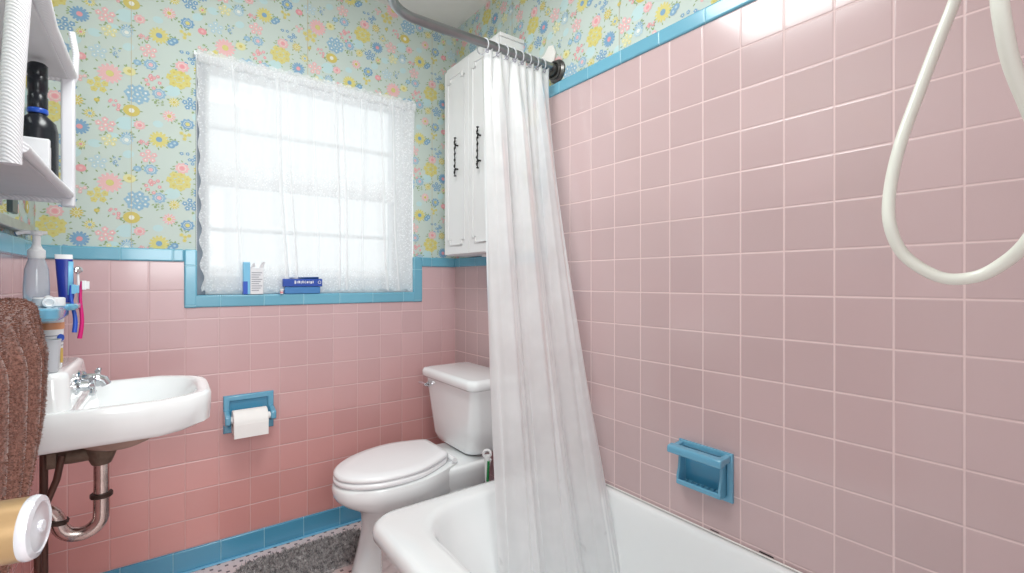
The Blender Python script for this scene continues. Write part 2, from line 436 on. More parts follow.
def motif_shapes():
    out = []   # list of (layer, colour, polygon points 2D)
    rnd = random.Random(3)
    def disc(l, c, x, y, rx, ry=None, n=9, rot=0):
        ry = ry or rx
        out.append((l, c, [(x+rx*math.cos(2*PI*k/n)*math.cos(rot)-ry*math.sin(2*PI*k/n)*math.sin(rot), y+rx*math.cos(2*PI*k/n)*math.sin(rot)+ry*math.sin(2*PI*k/n)*math.cos(rot)) for k in range(n)]))
    def floret(l, c, cc, x, y, r, n=5):
        a0 = rnd.random()*6
        pts = []
        for k in range(n*4):
            a = a0+2*PI*k/(n*4); q = r*(1-.28*(.5+.5*math.cos(a*n-a0*n+PI)))
            pts.append((x+q*math.cos(a), y+q*math.sin(a)))
        out.append((l, c, pts)); disc(l+1, cc, x, y, r*.28, n=6)
    for kind, zx, zy, s, c, cc in MOT:
        x, y, r = zx*ZX, -zy*ZY, s*ZX
        col = P[c]; c2 = P[cc] if cc else None
        if kind == 'aq': disc(1, col, x, y, r, r*.8, 12, rnd.random())
        elif kind == 'daisy':
            n = 14 if s > 40 else 11
            for k in range(n):
                a = 2*PI*k/n
                disc(3, col, x+r*.68*math.cos(a), y+r*.68*math.sin(a), r*.33, r*.155, 8, a)
            disc(2, P['white'], x, y, r*.8, n=14); disc(4, c2, x, y, r*.32, n=10)
            if s > 40: disc(3, col, x, y, r*.46, n=12)
        elif kind == 'round':
            pts = [(x+r*(.9+.1*math.cos(9*2*PI*k/54))*math.cos(2*PI*k/54), y+r*.92*(.9+.1*math.cos(9*2*PI*k/54))*math.sin(2*PI*k/54)) for k in range(54)]
            out.append((3, col, pts)); disc(4, P['white'], x, y, r*.56, n=12); disc(5, col, x, y, r*.5, n=12); disc(6, c2, x, y, r*.33, n=10)
        elif kind == 'solid':
            disc(3, col, x, y, r, r*.86, 14); disc(4, c2, x, y, r*.35, n=8)
        elif kind == 'clus':
            m = 8 if s > 55 else (6 if s > 38 else 4)
            fr = r*.345
            spots = [(0, 0)]+[(math.cos(2*PI*k/(m-1)+.4)*r*.64, math.sin(2*PI*k/(m-1)+.4)*r*.6) for k in range(m-1)]
            for dx, dy in spots: floret(3, col, P['white'] if c != 'yel' else P['dyel'], x+dx, y+dy, fr)
        elif kind == 'dots':
            for k in range(9):
                a = rnd.random()*6.28; q = r*math.sqrt(rnd.random())
                floret(3, col, P['white'], x+q*math.cos(a), y+q*math.sin(a), r*.25)
        if kind != 'aq':
            for k in range(5):
                a = rnd.random()*6.28; q = r*1.14
                disc(2, P['green'], x+q*math.cos(a), y+q*math.sin(a), .0050, .0023, 6, a+rnd.uniform(-.9, .9))
    return out
SH = sorted(motif_shapes(), key=lambda q: q[0])
print('shapes', len(SH))
def clip(poly, ax, lim, keep_less):
    o = []
    for i in range(len(poly)):
        a, b = poly[i], poly[(i+1) % len(poly)]
        ina = (a[ax] <= lim) == keep_less; inb = (b[ax] <= lim) == keep_less
        if ina: o.append(a)
        if ina != inb and a[ax] != b[ax]:
            t = (lim-a[ax])/(b[ax]-a[ax]); o.append((a[0]+(b[0]-a[0])*t, a[1]+(b[1]-a[1])*t))
    return o
def paper_panel(mb, mapf, rects, u0, v0):
    """lay the flowered repeat over rectangles (u0,u1,v0,v1); mapf(u, v, depth) -> 3D"""
    for (a, b, c, d) in rects:
        mb.c = C_BG
        mb.poly([mapf(a, c, 0), mapf(b, c, 0), mapf(b, d, 0), mapf(a, d, 0)])
        i0 = int(math.floor((a-u0)/RW))-1; i1 = int(math.ceil((b-u0)/RW))+1
        for i in range(i0, i1):
            drop = (i % 2)*RH*.5
            j0 = int(math.floor((c-v0)/RH))-2; j1 = int(math.ceil((d-v0)/RH))+3
            for j in range(j0, j1):
                ou, ov = u0+i*RW, v0+j*RH+drop
                for si, (lay, col, pts) in enumerate(SH):
                    q = [(ou+x, ov+y) for x, y in pts]
                    xs = [p_[0] for p_ in q]; ys = [p_[1] for p_ in q]
                    if max(xs) < a or min(xs) > b or max(ys) < c or min(ys) > d: continue
                    if min(xs) < a: q = clip(q, 0, a, False)
                    if len(q) > 2 and max(xs) > b: q = clip(q, 0, b, True)
                    if len(q) > 2 and min(ys) < c: q = clip(q, 1, c, False)
                    if len(q) > 2 and max(ys) > d: q = clip(q, 1, d, True)
                    if len(q) < 3: continue
                    mb.c = col
                    mb.poly([mapf(x, y, 2e-5+si*2.6e-6) for x, y in q])

# ------------------------------------------------------------------ room shell
LT0, LT1 = .0745, .1215      # low blue trim
HT0, HT1 = .7315, .778       # high blue trim over the tub
WX0, WX1, WZ0, WZ1 = .1065, 1.003, -.053, .885   # window opening
YN = -.16                    # head wall of the tub
HY = 1.44                    # where the tall tub surround ends
mb = MB(); mb.quad((-1.2, -1.6, FL), (1.4, -1.6, FL), (1.4, D+.02, FL), (-1.2, D+.02, FL))
struct('floor', mb, M['floor'])
mb = MB(); mb.quad((-1.2, D+.02, CE), (1.4, D+.02, CE), (1.4, -1.6, CE), (-1.2, -1.6, CE))
struct('ceiling', mb, M['ceiling'])

# window wall: tile faces + papered faces (8 mm further back) + reveals
PB = D+.008
mb = MB(); mb.cur = 0
TO0, TO1, TS = .075, 1.04, -.09
for a, b, c, d in ((L, TO0, FL, LT0), (TO0, TO1, FL, TS), (TO1, R, FL, LT0)):
    mb.quad((a, D, c), (b, D, c), (b, D, d), (a, D, d))
tile_back = mb
o_back = struct('wall_back', tile_back, M['tile_back'], smooth=False)
pp = MB()
paper_panel(pp, lambda u, v, e: (u, PB-e, v), [(L-.02, WX0-.004, LT0, CE), (WX1+.004, R+.02, LT0, CE), (WX0-.004, WX1+.004, WZ1, CE)], -.21, .915)
struct('wall_back_paper', pp, M['wallpaper'], smooth=False)
# paper seams
def seam(mb, p0, p1, w, ax):
    a = Vector(p0); b = Vector(p1)
    s_ = Vector((w, 0, 0)) if ax == 0 else Vector((0, w, 0))
    mb.quad(tuple(a), tuple(a+s_), tuple(b+s_), tuple(b))
sm = MB()
seam(sm, (-.092, PB-.0014, LT1), (-.092, PB-.0014, CE), .0012, 0)
seam(sm, (.509, PB-.0014, WZ1), (.509, PB-.0014, CE), .002, 0)
seam(sm, (1.11, PB-.0014, LT1), (1.11, PB-.0014, CE), .002, 0)
struct('trim_1', sm, M['seam'], smooth=False)

# right wall
PR = R+.008
mb = MB()
mb.quad((R, D, FL), (R, HY, FL), (R, HY, LT0), (R, D, LT0))
mb.quad((R, HY, FL), (R, YN, FL), (R, YN, HT0), (R, HY, HT0))
struct('wall_right', mb, M['tile_right'], smooth=False)
pp = MB()
paper_panel(pp, lambda u, v, e: (PR-e, D-(u-R), v), [(R-.02, R+(D-HY), LT0, CE), (R+(D-HY), R+(D-YN), HT0, CE)], -.21+.08, 1.03)
struct('wall_right_paper', pp, M['wallpaper'], smooth=False)
sm = MB()
seam(sm, (PR-.0014, 1.685, LT1), (PR-.0014, 1.685, CE), .003, 1)
seam(sm, (PR-.0014, 1.073, HT1), (PR-.0014, 1.073, CE), .0015, 1)
seam(sm, (PR-.0014, .46, HT1), (PR-.0014, .46, CE), .0015, 1)
struct('trim_2', sm, M['seam'], smooth=False)

# left wall
PL = L-.008
mb = MB(); mb.quad((L, .15, FL), (L, D, FL), (L, D, LT0), (L, .15, LT0))
struct('wall_left', mb, M['tile_left'], smooth=False)
pp = MB()
paper_panel(pp, lambda u, v, e: (PL+e, D-(L-u), v), [(L-(D-.6), L+.02, LT0, CE)], -.21-.351, .915)
pp.c = C_BG; pp.quad((PL, .6, LT0), (PL, .15, LT0), (PL, .15, CE), (PL, .6, CE))
struct('wall_left_paper', pp, M['wallpaper'], smooth=False)

# head wall of the tub alcove (behind the camera)
mb = MB()
mb.box(.42, R+.02, YN-.1, YN, FL, CE)
struct('wall_front', mb, M['tile_right'], smooth=False)

# blue trims
def trim(name, x0, x1, y0, y1, z0, z1, m, bevel=.006):
    mb = MB(); mb.box(x0, x1, y0, y1, z0, z1); return struct(name, mb, m, bevel=bevel, seg=4)
e = .007
trim('trim_3', L, .066, D-e, PB+.004, LT0, LT1, M['trim_x'])
trim('trim_4', .065, WX0, D-e-.0005, PB+.004, TS-.012, LT1+.0005, M['trim_z'])
trim('trim_5', .065, 1.051, D-e, PB+.004, -.101, WZ0, M['trim_x'])
trim('trim_6', WX1, 1.051, D-e-.0005, PB+.004, TS-.012, LT1+.0005, M['trim_z'])
trim('trim_7', 1.05, R+.004, D-e, PB+.004, LT0, LT1, M['trim_x'])
trim('trim_8', R-e, PR+.004, HY+.046, D-.004, LT0, LT1, M['trim_y'])
trim('trim_9', R-e-.0005, PR+.004, HY, HY+.047, LT0, HT1, M['trim_z'])
trim('trim_10', R-e, PR+.004, YN, HY+.002, HT0, HT1, M['trim_y'])
trim('trim_11', PL-.004, L+e, .15, D-.004, LT0-.004, LT1+.006, M['trim_y'])
BT = -1.0205
trim('baseboard_back', L, R, D-.009, D+.004, FL, BT, M['base_x'], .005)
trim('baseboard_left', L-.004, L+.009, .15, D-.004, FL, BT, M['base_y'], .005)
trim('baseboard_right', R-.009, R+.004, 1.41, D-.004, FL, BT, M['base_y'], .005)
mb = MB(); mb.box(L, R, D-.022, D-.008, FL, FL+.006)
struct('trim_12', mb, M['sky_card'], bevel=.003)

# ------------------------------------------------------------------ window (recess, frame, sashes, panes)
WY = D+.10      # depth of the recess
mb = MB()
mb.quad((WX0, D-.003, WZ0), (WX1, D-.003, WZ0), (WX1, WY+.03, WZ0), (WX0, WY+.03, WZ0))
struct('trim_13', mb, M['trim_x'], smooth=False)
mb = MB()
mb.quad((WX1, PB, WZ0), (WX1, PB, WZ1), (WX1, WY+.03, WZ1), (WX1, WY+.03, WZ0))
mb.quad((WX0, PB, WZ1), (WX0, PB, WZ0), (WX0, WY+.03, WZ0), (WX0, WY+.03, WZ1))
mb.quad((WX0, PB, WZ1), (WX0, WY+.03, WZ1), (WX1, WY+.03, WZ1), (WX1, PB, WZ1))
struct('trim_14', mb, M['white_paint'], smooth=False)
mb = MB()
fx0, fx1 = .150, .925
mb.box(WX1-.078, WX1, WY-.02, WY+.03, WZ0, WZ1)
mb.box(WX0+.012, fx1, WY-.02, WY+.03, WZ0, WZ0+.045)
mb.box(WX0+.012, fx1, WY-.02, WY+.03, WZ1-.02, WZ1)
mb.box(WX0+.028, fx0, WY-.03, WY+.03, WZ0+.04, WZ1-.02)
win = obj('window_1', mb, M['white_paint'], bevel=.003); win['kind'] = 'structure'
mb = MB(); mb.box(WX0, WX0+.03, WY-.045, WY+.03, WZ0, WZ1)
obj('side_track', mb, M['grey_track'], win, bevel=.002)
def bar(z0, z1, y=WY, name='muntin'):
    mb = MB(); mb.box(fx0, fx1, y-.012, y+.012, z0, z1); return obj(name, mb, M['white_paint'], win, bevel=.002)
bar(.628, .645); bar(.207, .223, WY-.005)
bar(.392, .437, WY-.01, 'meeting_rail')
bar(.845, .868, WY, 'sash_rail'); bar(WZ0+.045, WZ0+.075, WY-.005, 'sash_rail')
for z0, z1 in ((-.04, .41), (.41, .86)):
    mb = MB(); mb.quad((fx0, WY+.008, z0), (fx1, WY+.008, z0), (fx1, WY+.008, z1), (fx0, WY+.008, z1))
    obj('window_pane', mb, M['pane'], win, smooth=False)

# sheer lace curtain
def cloth(name, m, uv0, fn, nu, nv, parent=None, solid=0):
    mb = MB(); uvs = []
    for j in range(nv+1):
        for i in range(nu+1):
            mb.v.append(tuple(fn(i/nu, j/nv))); uvs.append((i/nu, j/nv))
    for j in range(nv):
        for i in range(nu):
            a = j*(nu+1)+i; mb.face((a, a+1, a+nu+2, a+nu+1))
    return obj(name, mb, m, parent, uv=uvs, angle=180, solid=solid)
CZ = .872
foldp = [(.13, .012, 60), (.30, .03, 60), (.345, .022, 90), (.56, .022, 80), (.60, .018, 90), (.80, .03, 70), (.86, .03, 60)]
def lacef(u, v):
    z = lerp(.885, WZ0+.012, v)
    wav = .005*math.sin(u*95)*(1-.75*v) + .004*math.sin(u*41+1)+.0035*math.sin(u*23+2+v*1.2)
    for c, amp, w in foldp: wav -= amp*math.exp(-((u-c-.035*v)*w)**2)*(.4+.6*v)
    x = lerp(.106, 1.006, u)
    if u < .1: x += (.10-u)*10*(.03*v**2.2+.006*math.sin(v*62)*(.2+v))
    x += .008*math.sin(v*5+u*9)*v
    for c, amp, w in foldp: x += .012*math.exp(-((u-c-.035*v)*w*.8)**2)*(.3+.7*v)
    zz = z
    if v > .98: zz += .006*math.sin(u*140)
    if v < .03: wav *= .6
    yb = lerp(D-.013, D+.02, min(1, v*1.4))
    if v < .03: zz += .006+.004*math.sin(u*160)
    return (x, yb+wav, zz)
cur = thing('lace_curtain', 'sheer white lace curtain hanging over the bright window', 'curtain', (.55, D, WZ0))
cloth('curtain_cloth', M['lace'], None, lacef, 220, 60, cur)
# doubled gathered hem around the rod
def headf(u, v):
    x = lerp(.106, 1.006, u); a = -PI/2+PI*1.0*v
    return (x, D-.014-.010*math.cos(a)-.003*math.sin(u*190), CZ-.012+.02*math.sin(a)+.002*math.sin(u*80))
cloth('curtain_heading', M['lace'], None, headf, 220, 6, cur)
rod = thing('curtain_rod', 'thin white rod carrying the lace window curtain', 'curtain rod', (.55, D, CZ))
mb = MB(); mb.tube([(.100, D-.014, CZ), (1.008, D-.014, CZ)], .0045); obj('rod', mb, M['white_paint'], rod)
for x in (.098, 1.007):
    mb = MB(); mb.box(x-.003, x+.003, D-.022, D+.012, CZ-.008, CZ+.008); obj('bracket', mb, M['white_paint'], rod, bevel=.001)

# ------------------------------------------------------------------ things on the sill
YS = D+.004
t = thing('medicine_carton', 'white and blue paper carton standing open on the window sill', 'box', (.298, YS, WZ0))
mb = MB(); mb.box(.286, .334, YS-.014, YS+.03, WZ0+.0005, .055); obj('box_body', mb, M['white_card'], t, bevel=.0015)
mb = MB(); mb.box(.262, .286, YS-.012, YS+.028, WZ0+.0005, .078); sp_ = obj('side_panel', mb, M['sky_card'], t, bevel=.0015)
mb = MB(); mb.box(.2615, .277, YS-.0127, YS+.02, WZ0+.001, .0); obj('blue_print', mb, M['blue_plastic'], sp_)
mb = MB()
mb.quad((.286, YS-.013, .055), (.300, YS-.02, .078), (.305, YS-.012, .06), (.292, YS-.012, .055))
mb.quad((.318, YS-.012, .055), (.334, YS-.012, .055), (.340, YS-.018, .080), (.328, YS-.02, .078))
obj('flap', mb, M['white_card'], t, smooth=False, solid=.0006)
mb = MB()
for k in range(9):
    mb.box(.2905, .3295-(k % 3)*.006, YS-.0146, YS-.0141, .034-k*.009, .0372-k*.009)
obj('small_print', mb, M['grey_print'], t, smooth=False)
t = thing('flat_carton', 'lower light blue carton lying on the window sill', 'box', (.49, YS, WZ0))
mb = MB(); mb.box(.415, .558, YS-.014, YS+.028, WZ0+.0005, -.0225); obj('box_body', mb, M['light_blue_card'], t, bevel=.002)
t = thing('toothpaste_carton', 'dark blue printed carton lying on top of a light blue one', 'box', (.49, YS, -.022))
mb = MB(); mb.box(.408, .566, YS-.018, YS+.02, -.022, .011); b_ = obj('box_body', mb, M['dark_blue_card'], t, bevel=.002)
mb = MB(); mb.quad((.44, YS+.018, .0115), (.56, YS+.018, .0115), (.555, YS+.002, .02), (.435, YS+.002, .0165)); obj('flap', mb, M['light_blue_card'], t, smooth=False, solid=.0007)
mb = MB()
x = .452
for k, w in enumerate((.008, .005, .009, .005, .007, .004, .004, .009, .004, .008, .006)):
    mb.box(x, x+w-.0022, YS-.0187, YS-.0181, -.010+(.002 if k % 3 else 0), .003-(.002 if k % 2 else 0)); x += w+.001
mb.torus((.554, YS-.0183, -.004), (0, 1, 0), .006, .0013, 14, 5)
obj('lettering', mb, M['white_card'], b_, smooth=False)
t = thing('tube_cap', 'tiny white and pink cap beside the blue cartons', 'cap', (.404, YS-.01, WZ0))
mb = MB(); mb.lathe([(.006, 0), (.006, .014), (.009, .016), (.009, .021)], (.402, YS-.018, WZ0+.0005)); obj('cap_body', mb, M['white_plastic'], t)
mb = MB(); mb.lathe([(.0064, .003), (.0064, .011)], (.402, YS-.018, WZ0)); obj('pink_band', mb, mat('pale_pink_band', rgb(226, 150, 160), .5), t)

# ------------------------------------------------------------------ bathtub
def tub():
    t = thing('bathtub', 'white enamel bathtub along the pink tiled wall', 'bathtub', (.85, .62, FL))
    x0, x1, y0, y1 = .487, R-.001, -.155, 1.405
    zr = -.705
    def ring(dx0, dx1, dy0, dy1, z, r): return rrect(x0+dx0, x1-dx1, y0+dy0, y1-dy1, z, r, 9)
    rr = [.004, .004, .08, .06]
    rings = [ring(.02, 0, 0, .018, FL+.001, rr), ring(.02, 0, 0, .018, zr-.062, rr), ring(.012, 0, 0, .012, zr-.054, rr), ring(.002, 0, 0, .003, zr-.044, rr),
             ring(0, 0, 0, 0, zr-.03, rr), ring(.004, 0, 0, .004, zr-.012, rr), ring(.014, .001, .001, .013, zr-.003, rr), ring(.03, .003, .003, .028, zr, [.01, .01, .07, .05])]
    ir = [.10, .06, .17, .15]
    rings += [ring(.098, .024, .09, .062, zr-.001, ir), ring(.118, .028, .10, .072, zr-.006, ir), ring(.128, .033, .108, .081, zr-.018, ir), ring(.135, .037, .113, .088, zr-.04, ir)]
    for k in range(1, 7):
        q = k/6
        rings.append(ring(.135+.035*q, .037+.03*q, .113+.05*q, .088+.17*q, zr-.04-.25*q, [.10, .08, .17, .15]))
    for k in range(1, 5):
        a = PI/2*k/4
        rings.append(ring(.17+.07*(1-math.cos(a)), .067+.06*(1-math.cos(a)), .163+.06*(1-math.cos(a)), .258+.09*(1-math.cos(a)), zr-.29-.06*math.sin(a), [.08, .08, .14, .12]))
    mb = MB(); mb.loft(rings, True, True)
    obj('tub_body', mb, M['tub_enamel'], t, angle=75)
    mb = MB(); mb.lathe([(.026, 0), (.026, .003), (.02, .0045)], (.86, .1, -1.0545)); obj('drain', mb, M['chrome'], t)
    mb = MB(); mb.tube([(1.234, -.1, zr+.0035), (1.236, 1.39, zr+.0035)], .0022, 6); obj('caulk_line', mb, M['plaster'], t)
    for ya_, yb_, rr_ in ((.565, .60, .0016), (.71, .735, .0012)):
        mb = MB(); mb.tube([(1.2385, ya_, zr+.0075), (1.2385, yb_, zr+.008)], rr_, 6)
        obj('mildew_spot', mb, M['dark_slot'], t)
tub()

# ------------------------------------------------------------------ toilet (faces -X)
def egg(xf, xb, hw, z, yc=1.735, n=40, back=.55):
    """egg outline: round at the front (low x), squarer at the back"""
    out = []
    xm = lerp(xf, xb, .56)
    for k in range(n):
        a = 2*PI*k/n; c, s_ = math.cos(a), math.sin(a)
        if c < 0: x = xm+(xm-xf)*c; y = hw*s_
        else:
            
            q = abs(a-2*PI if a > PI else a)/(PI/2)      # 0 at the back centre .. 1 at the widest point
            kk = .38
            if q < kk: x = xb-.004*(q/kk)**4; y = hw*back*(q/kk)
            else:
                w_ = (q-kk)/(1-kk); x = lerp(xb-.004, xm, w_); y = hw*(back+(1-back)*math.sin(w_*PI/2)**1.0)
            y = math.copysign(y, s_) if abs(s_) > 1e-9 else 0
        out.append((x, yc+y+(x-.87)*.12, z))
    return out
def toilet():
    yc = 1.703
    t = thing('toilet', 'white two piece toilet in the corner beside the bathtub', 'toilet', (.85, yc, FL))
    mb = MB()
    spec = [(FL+.001, .515, .98, .128), (-1.09, .52, .98, .125), (-1.02, .535, .975, .118), (-.95, .556, .965, .112), (-.885, .572, .955, .112), (-.845, .57, .95, .120),
            (-.815, .565, .945, .138), (-.79, .53, .94, .156), (-.77, .498, .935, .162), (-.752, .478, .93, .170), (-.735, .468, .93, .175), (-.712, .466, .93, .176), (-.699, .472, .928, .172), (-.696, .50, .91, .152)]
    mb.loft([egg(a, b, h, z, yc, 44, .62) for z, a, b, h in spec])
    # rear deck that carries the tank
    mb.loft([rrect(.80, 1.045, yc-.115, yc+.115, -.82, .03), rrect(.79, 1.06, yc-.13, yc+.13, -.775, .03), rrect(.80, 1.065, yc-.14, yc+.14, -.735, .03), rrect(.80, 1.065, yc-.142, yc+.142, -.714, .02), rrect(.81, 1.06, yc-.135, yc+.135, -.7065, .02)])
    mb.loft([rrect(.86, 1.06, yc-.10, yc+.10, FL+.001, .04), rrect(.86, 1.04, yc-.085, yc+.085, -.95, .04), rrect(.86, 1.04, yc-.10, yc+.10, -.85, .04), rrect(.85, 1.045, yc-.12, yc+.12, -.80, .04)])
    obj('bowl', mb, M['porcelain'], t, angle=60)
    # trapway bulge on the side
    mb = MB(); pts = []
    for k in range(15):
        a = PI*1.15*k/14-.1
        pts.append((.925-.085*math.cos(a), yc-.075, -.885+.085*math.sin(a)))
    mb.tube(pts, .048, 18); obj('trapway', mb, M['porcelain'], t)
    mb = MB()
    mb.loft([egg(.476, .882, .158, -.695, yc, 56, .62), egg(.470, .885, .162, -.691, yc, 56, .62), egg(.470, .885, .162, -.681, yc, 56, .62), egg(.476, .882, .158, -.677, yc, 56, .62)])
    obj('seat', mb, M['seat_plastic'], t, angle=60)
    mb = MB()
    mb.loft([egg(.478, .883, .155, -.6745, yc, 56, .62), egg(.472, .888, .160, -.671, yc, 56, .62), egg(.472, .888, .160, -.663, yc, 56, .62), egg(.482, .884, .152, -.657, yc, 56, .62), egg(.53, .864, .124, -.6535, yc, 56, .62)])
    obj('lid', mb, M['seat_plastic'], t, angle=60)
    for s_ in (-1, 1):
        mb = MB(); mb.tube([(.896, yc+s_*.07, -.682), (.896, yc+s_*.122, -.682)], .0095, 14); mb.box(.888, .915, yc+s_*.10-.012, yc+s_*.10+.012, -.698, -.682)
        obj('hinge', mb, M['seat_plastic'], t, bevel=.002)
    mb = MB(); mb.box(.815, .825, yc-.160, yc-.150, -.735, -.712); obj('bumper', mb, M['dark_slot'], t, bevel=.002)
    ty = 1.765
    # tank, wider at the top
    def tr(z, xf, hw, r, xb=1.19): return rrect(xf, xb, ty-hw, ty+hw, z, [.02, .02, r, r], 7)
    mb = MB(); mb.loft([tr(-.706, .995, .14, .05), tr(-.697, .985, .16, .055), tr(-.67, .979, .178, .05), tr(-.60, .975, .188, .045), tr(-.50, .968, .203, .04), tr(-.43, .963, .212, .035)])
    tank = obj('tank', mb, M['porcelain'], t, angle=60)
    mb = MB(); mb.loft([tr(-.429, .952, .219, .035, 1.195), tr(-.421, .945, .226, .04, 1.2), tr(-.402, .945, .226, .04, 1.2), tr(-.391, .952, .219, .035, 1.195), tr(-.388, .97, .20, .03, 1.18)])
    obj('tank_lid', mb, M['porcelain'], t, angle=60)
    mb = MB(); mb.lathe([(.013, 0), (.013, .006), (.008, .010), (.008, .016)], (.962, ty+.165, -.462), (-1, 0, 0), 18)
    mb.tube([(.946, ty+.165, -.462), (.943, ty+.19, -.458), (.945, ty+.222, -.462)], [.0055, .006, .0065], 10)
    obj('flush_handle', mb, M['chrome'], t)
    for y in (ty-.07, ty+.07):
        mb = MB(); mb.lathe([(.014, 0), (.014, .012)], (1.03, y, -.716), (0, 0, 1), 14); obj('tank_gasket', mb, M['dark_slot'], t)
    mb = MB(); mb.lathe([(.014, 0), (.013, .012), (.006, .018)], (.60, yc-.115, FL+.001)); obj('bolt_cap', mb, M['caulk'], t)
    mb = MB(); mb.loft([egg(.507, .985, .136, FL+.001, yc, 44, .62), egg(.511, .982, .132, FL+.008, yc, 44, .62)]); obj('caulk_bead', mb, M['caulk'], t)
toilet()
# supply line + valve, brush
t = thing('water_valve', 'dark supply valve and pipe behind the toilet under its tank', 'valve', (1.14, 1.60, -.83))
mb = MB(); mb.tube([(R, 1.60, -.83), (1.16, 1.60, -.83)], .009); mb.tube([(1.17, 1.60, -.835), (1.13, 1.60, -.76), (1.11, 1.62, -.692)], .005, 8); obj('supply_pipe', mb, M['brown_pipe'], t)
mb = MB(); mb.lathe([(.016, 0), (.018, .01), (.016, .02)], (1.165, 1.60, -.83), (-1, 0, 0), 12); obj('valve_handle', mb, M['dark_nut'], t)
t = thing('toilet_brush', 'white handled toilet brush with a green grip standing behind the tub', 'brush', (.992, 1.50, FL))
bx_, by_ = .992, 1.50
mb = MB(); mb.lathe([(.045, 0), (.05, .01), (.04, .12), (.03, .14)], (bx_, by_, FL+.001)); obj('holder', mb, M['white_plastic'], t)
mb = MB(); mb.tube([(bx_, by_, FL+.12), (bx_, by_, -.74), (bx_, by_, -.66)], [.006, .008, .011], 12); h_ = obj('handle', mb, M['white_plastic'], t)
mb = MB(); mb.torus((bx_-.001, by_-.001, -.655), (.6, .8, 0), .014, .005, 18, 8); obj('hanging_loop', mb, M['white_plastic'], h_)
mb = MB(); mb.tube([(bx_-.006, by_-.012, -.755), (bx_-.002, by_-.013, -.68)], .005, 8); obj('green_grip', mb, M['green_plastic'], t)

# ------------------------------------------------------------------ wall cabinet
def cabinet():
    xf, y0, y1, z0, z1 = 1.107, 1.60, 2.05, LT1+.002, 1.017
    t = thing('wall_cabinet', 'tall white two door cabinet hung on the wall above the toilet', 'cabinet', (1.17, 1.82, z0))
    mb = MB(); mb.box(xf+.016, R+.006, y0, y1, z0, z1); obj('carcass', mb, M['cab_paint'], t, bevel=.002)
    mb = MB(); mb.box(xf+.012, R+.006, y0-.006, y1+.004, z1, z1+.016); obj('top_board', mb, M['cab_paint'], t, bevel=.003)
    mid = (y0+y1)/2
    for a, b, hy in ((mid+.0015, y1-.002, mid+.095), (y0+.002, mid-.0015, mid-.10)):
        mb = MB(); mb.box(xf, xf+.015, a, b, z0+.004, z1-.004); d = obj('door', mb, M['cab_paint'], t, bevel=.002)
        # raised routed frame with stepped corners
        mb = MB()
        i = .035; st = .022; w = .007
        A, B, C_, D_ = a+i, b-i, z0+.05, z1-.05
        pts = [(A+st, C_), (B-st, C_), (B-st, C_+st), (B, C_+st), (B, D_-st), (B-st, D_-st), (B-st, D_), (A+st, D_), (A+st, D_-st), (A, D_-st), (A, C_+st), (A+st, C_+st)]
        for k in range(12):
            p, q = pts[k], pts[(k+1) % 12]
            mb.box(xf-.0045, xf+.001, min(p[0], q[0])-w/2, max(p[0], q[0])+w/2, min(p[1], q[1])-w/2, max(p[1], q[1])+w/2)
        obj('moulding', mb, M['cab_paint'], d, bevel=.0016, seg=2)
        # twisted black iron pull
        mb = MB(); pts = []; rs = []
        zc = .578
        for k in range(33):
            q = k/32; zz = zc-.085+.17*q
            pts.append((xf-.017+.0012*math.cos(q*40), hy+.0016*math.sin(q*30), zz)); rs.append(.0026+.0026*abs(math.sin(q*PI*6))**6)
        mb.tube(pts, rs, 8)
        for zz in (zc-.055, zc+.055): mb.tube([(xf+.001, hy, zz), (xf-.017, hy, zz)], .004, 8)
        for zz in (zc-.088, zc+.088, zc-.06, zc+.06): mb.torus((xf-.015, hy, zz), (0, 0, 1), .0045, .0025, 10, 6)
        obj('handle', mb, M['black_iron'], d)
    mb = MB(); mb.box(1.16, 1.20, 1.71, 1.80, z0-.012, z0-.001); obj('bottom_catch', mb, M['cab_paint'], t, bevel=.002)
cabinet()

# ------------------------------------------------------------------ shower rod, rings, curtain
RY, RZ = 1.387, .835
t = thing('shower_rod', 'bent grey metal shower rod meeting the wall above the blue trim', 'shower rod', (R, RY, RZ))
pts = [(R+.004, RY, RZ), (1.1, RY, RZ), (.9, RY, RZ), (.72, RY, RZ-.002)]
bx0, br = .527, .12
for k in range(1, 13):
    a = PI/2*k/12
    pts.append((bx0+br-br*math.sin(a)-.0, RY-br+br*math.cos(a), RZ-.002))
pts += [(bx0, .9, RZ-.002), (bx0, .4, RZ), (bx0, YN, RZ)]
mb = MB(); mb.tube(pts, .0155, 18); obj('rod', mb, M['rod_metal'], t)
mb = MB(); mb.lathe([(.045, 0), (.045, .006), (.036, .014), (.024, .018), (.022, .032)], (R+.008, RY, RZ-.01), (-1, 0, 0), 28)
mb.torus((R-.012, RY, RZ-.01), (1, 0, 0), .033, .004, 28, 8)
fl = obj('wall_flange', mb, mat('dark_flange', rgb(96, 94, 92), .3, metal=.8, var=.35, vscale=60), t)
t2 = tag(obj('wall_patch', (lambda m: (m.poly([(PR-.004, 1.40, .87), (PR-.004, 1.47, .875), (PR-.004, 1.50, .90), (PR-.004, 1.455, .915), (PR-.004, 1.43, .94), (PR-.004, 1.405, .935), (PR-.004, 1.39, .90)]), m)[1])(MB()), M['plaster'], smooth=False, solid=.006),
         'ragged white plaster patch on the wallpaper beside the shower rod flange', 'patch')
def ring_mesh(x):
    mb = MB(); mb.torus((x, RY, RZ-.012), (1, .25, 0), .027, .0022, 22, 6); return mb
xs = [.90, .945, .985, 1.02, 1.055, 1.09, 1.125, 1.16]
r0 = tag(obj('curtain_ring', ring_mesh(xs[0]), M['ring_clear'], origin=(xs[0], RY, RZ)), 'clear plastic ring holding the shower curtain on its rod', 'curtain ring', 'clear rings along the shower rod')
for x in xs[1:]:
    c = r0.copy(); COL.objects.link(c); c.location = (x, RY, RZ)
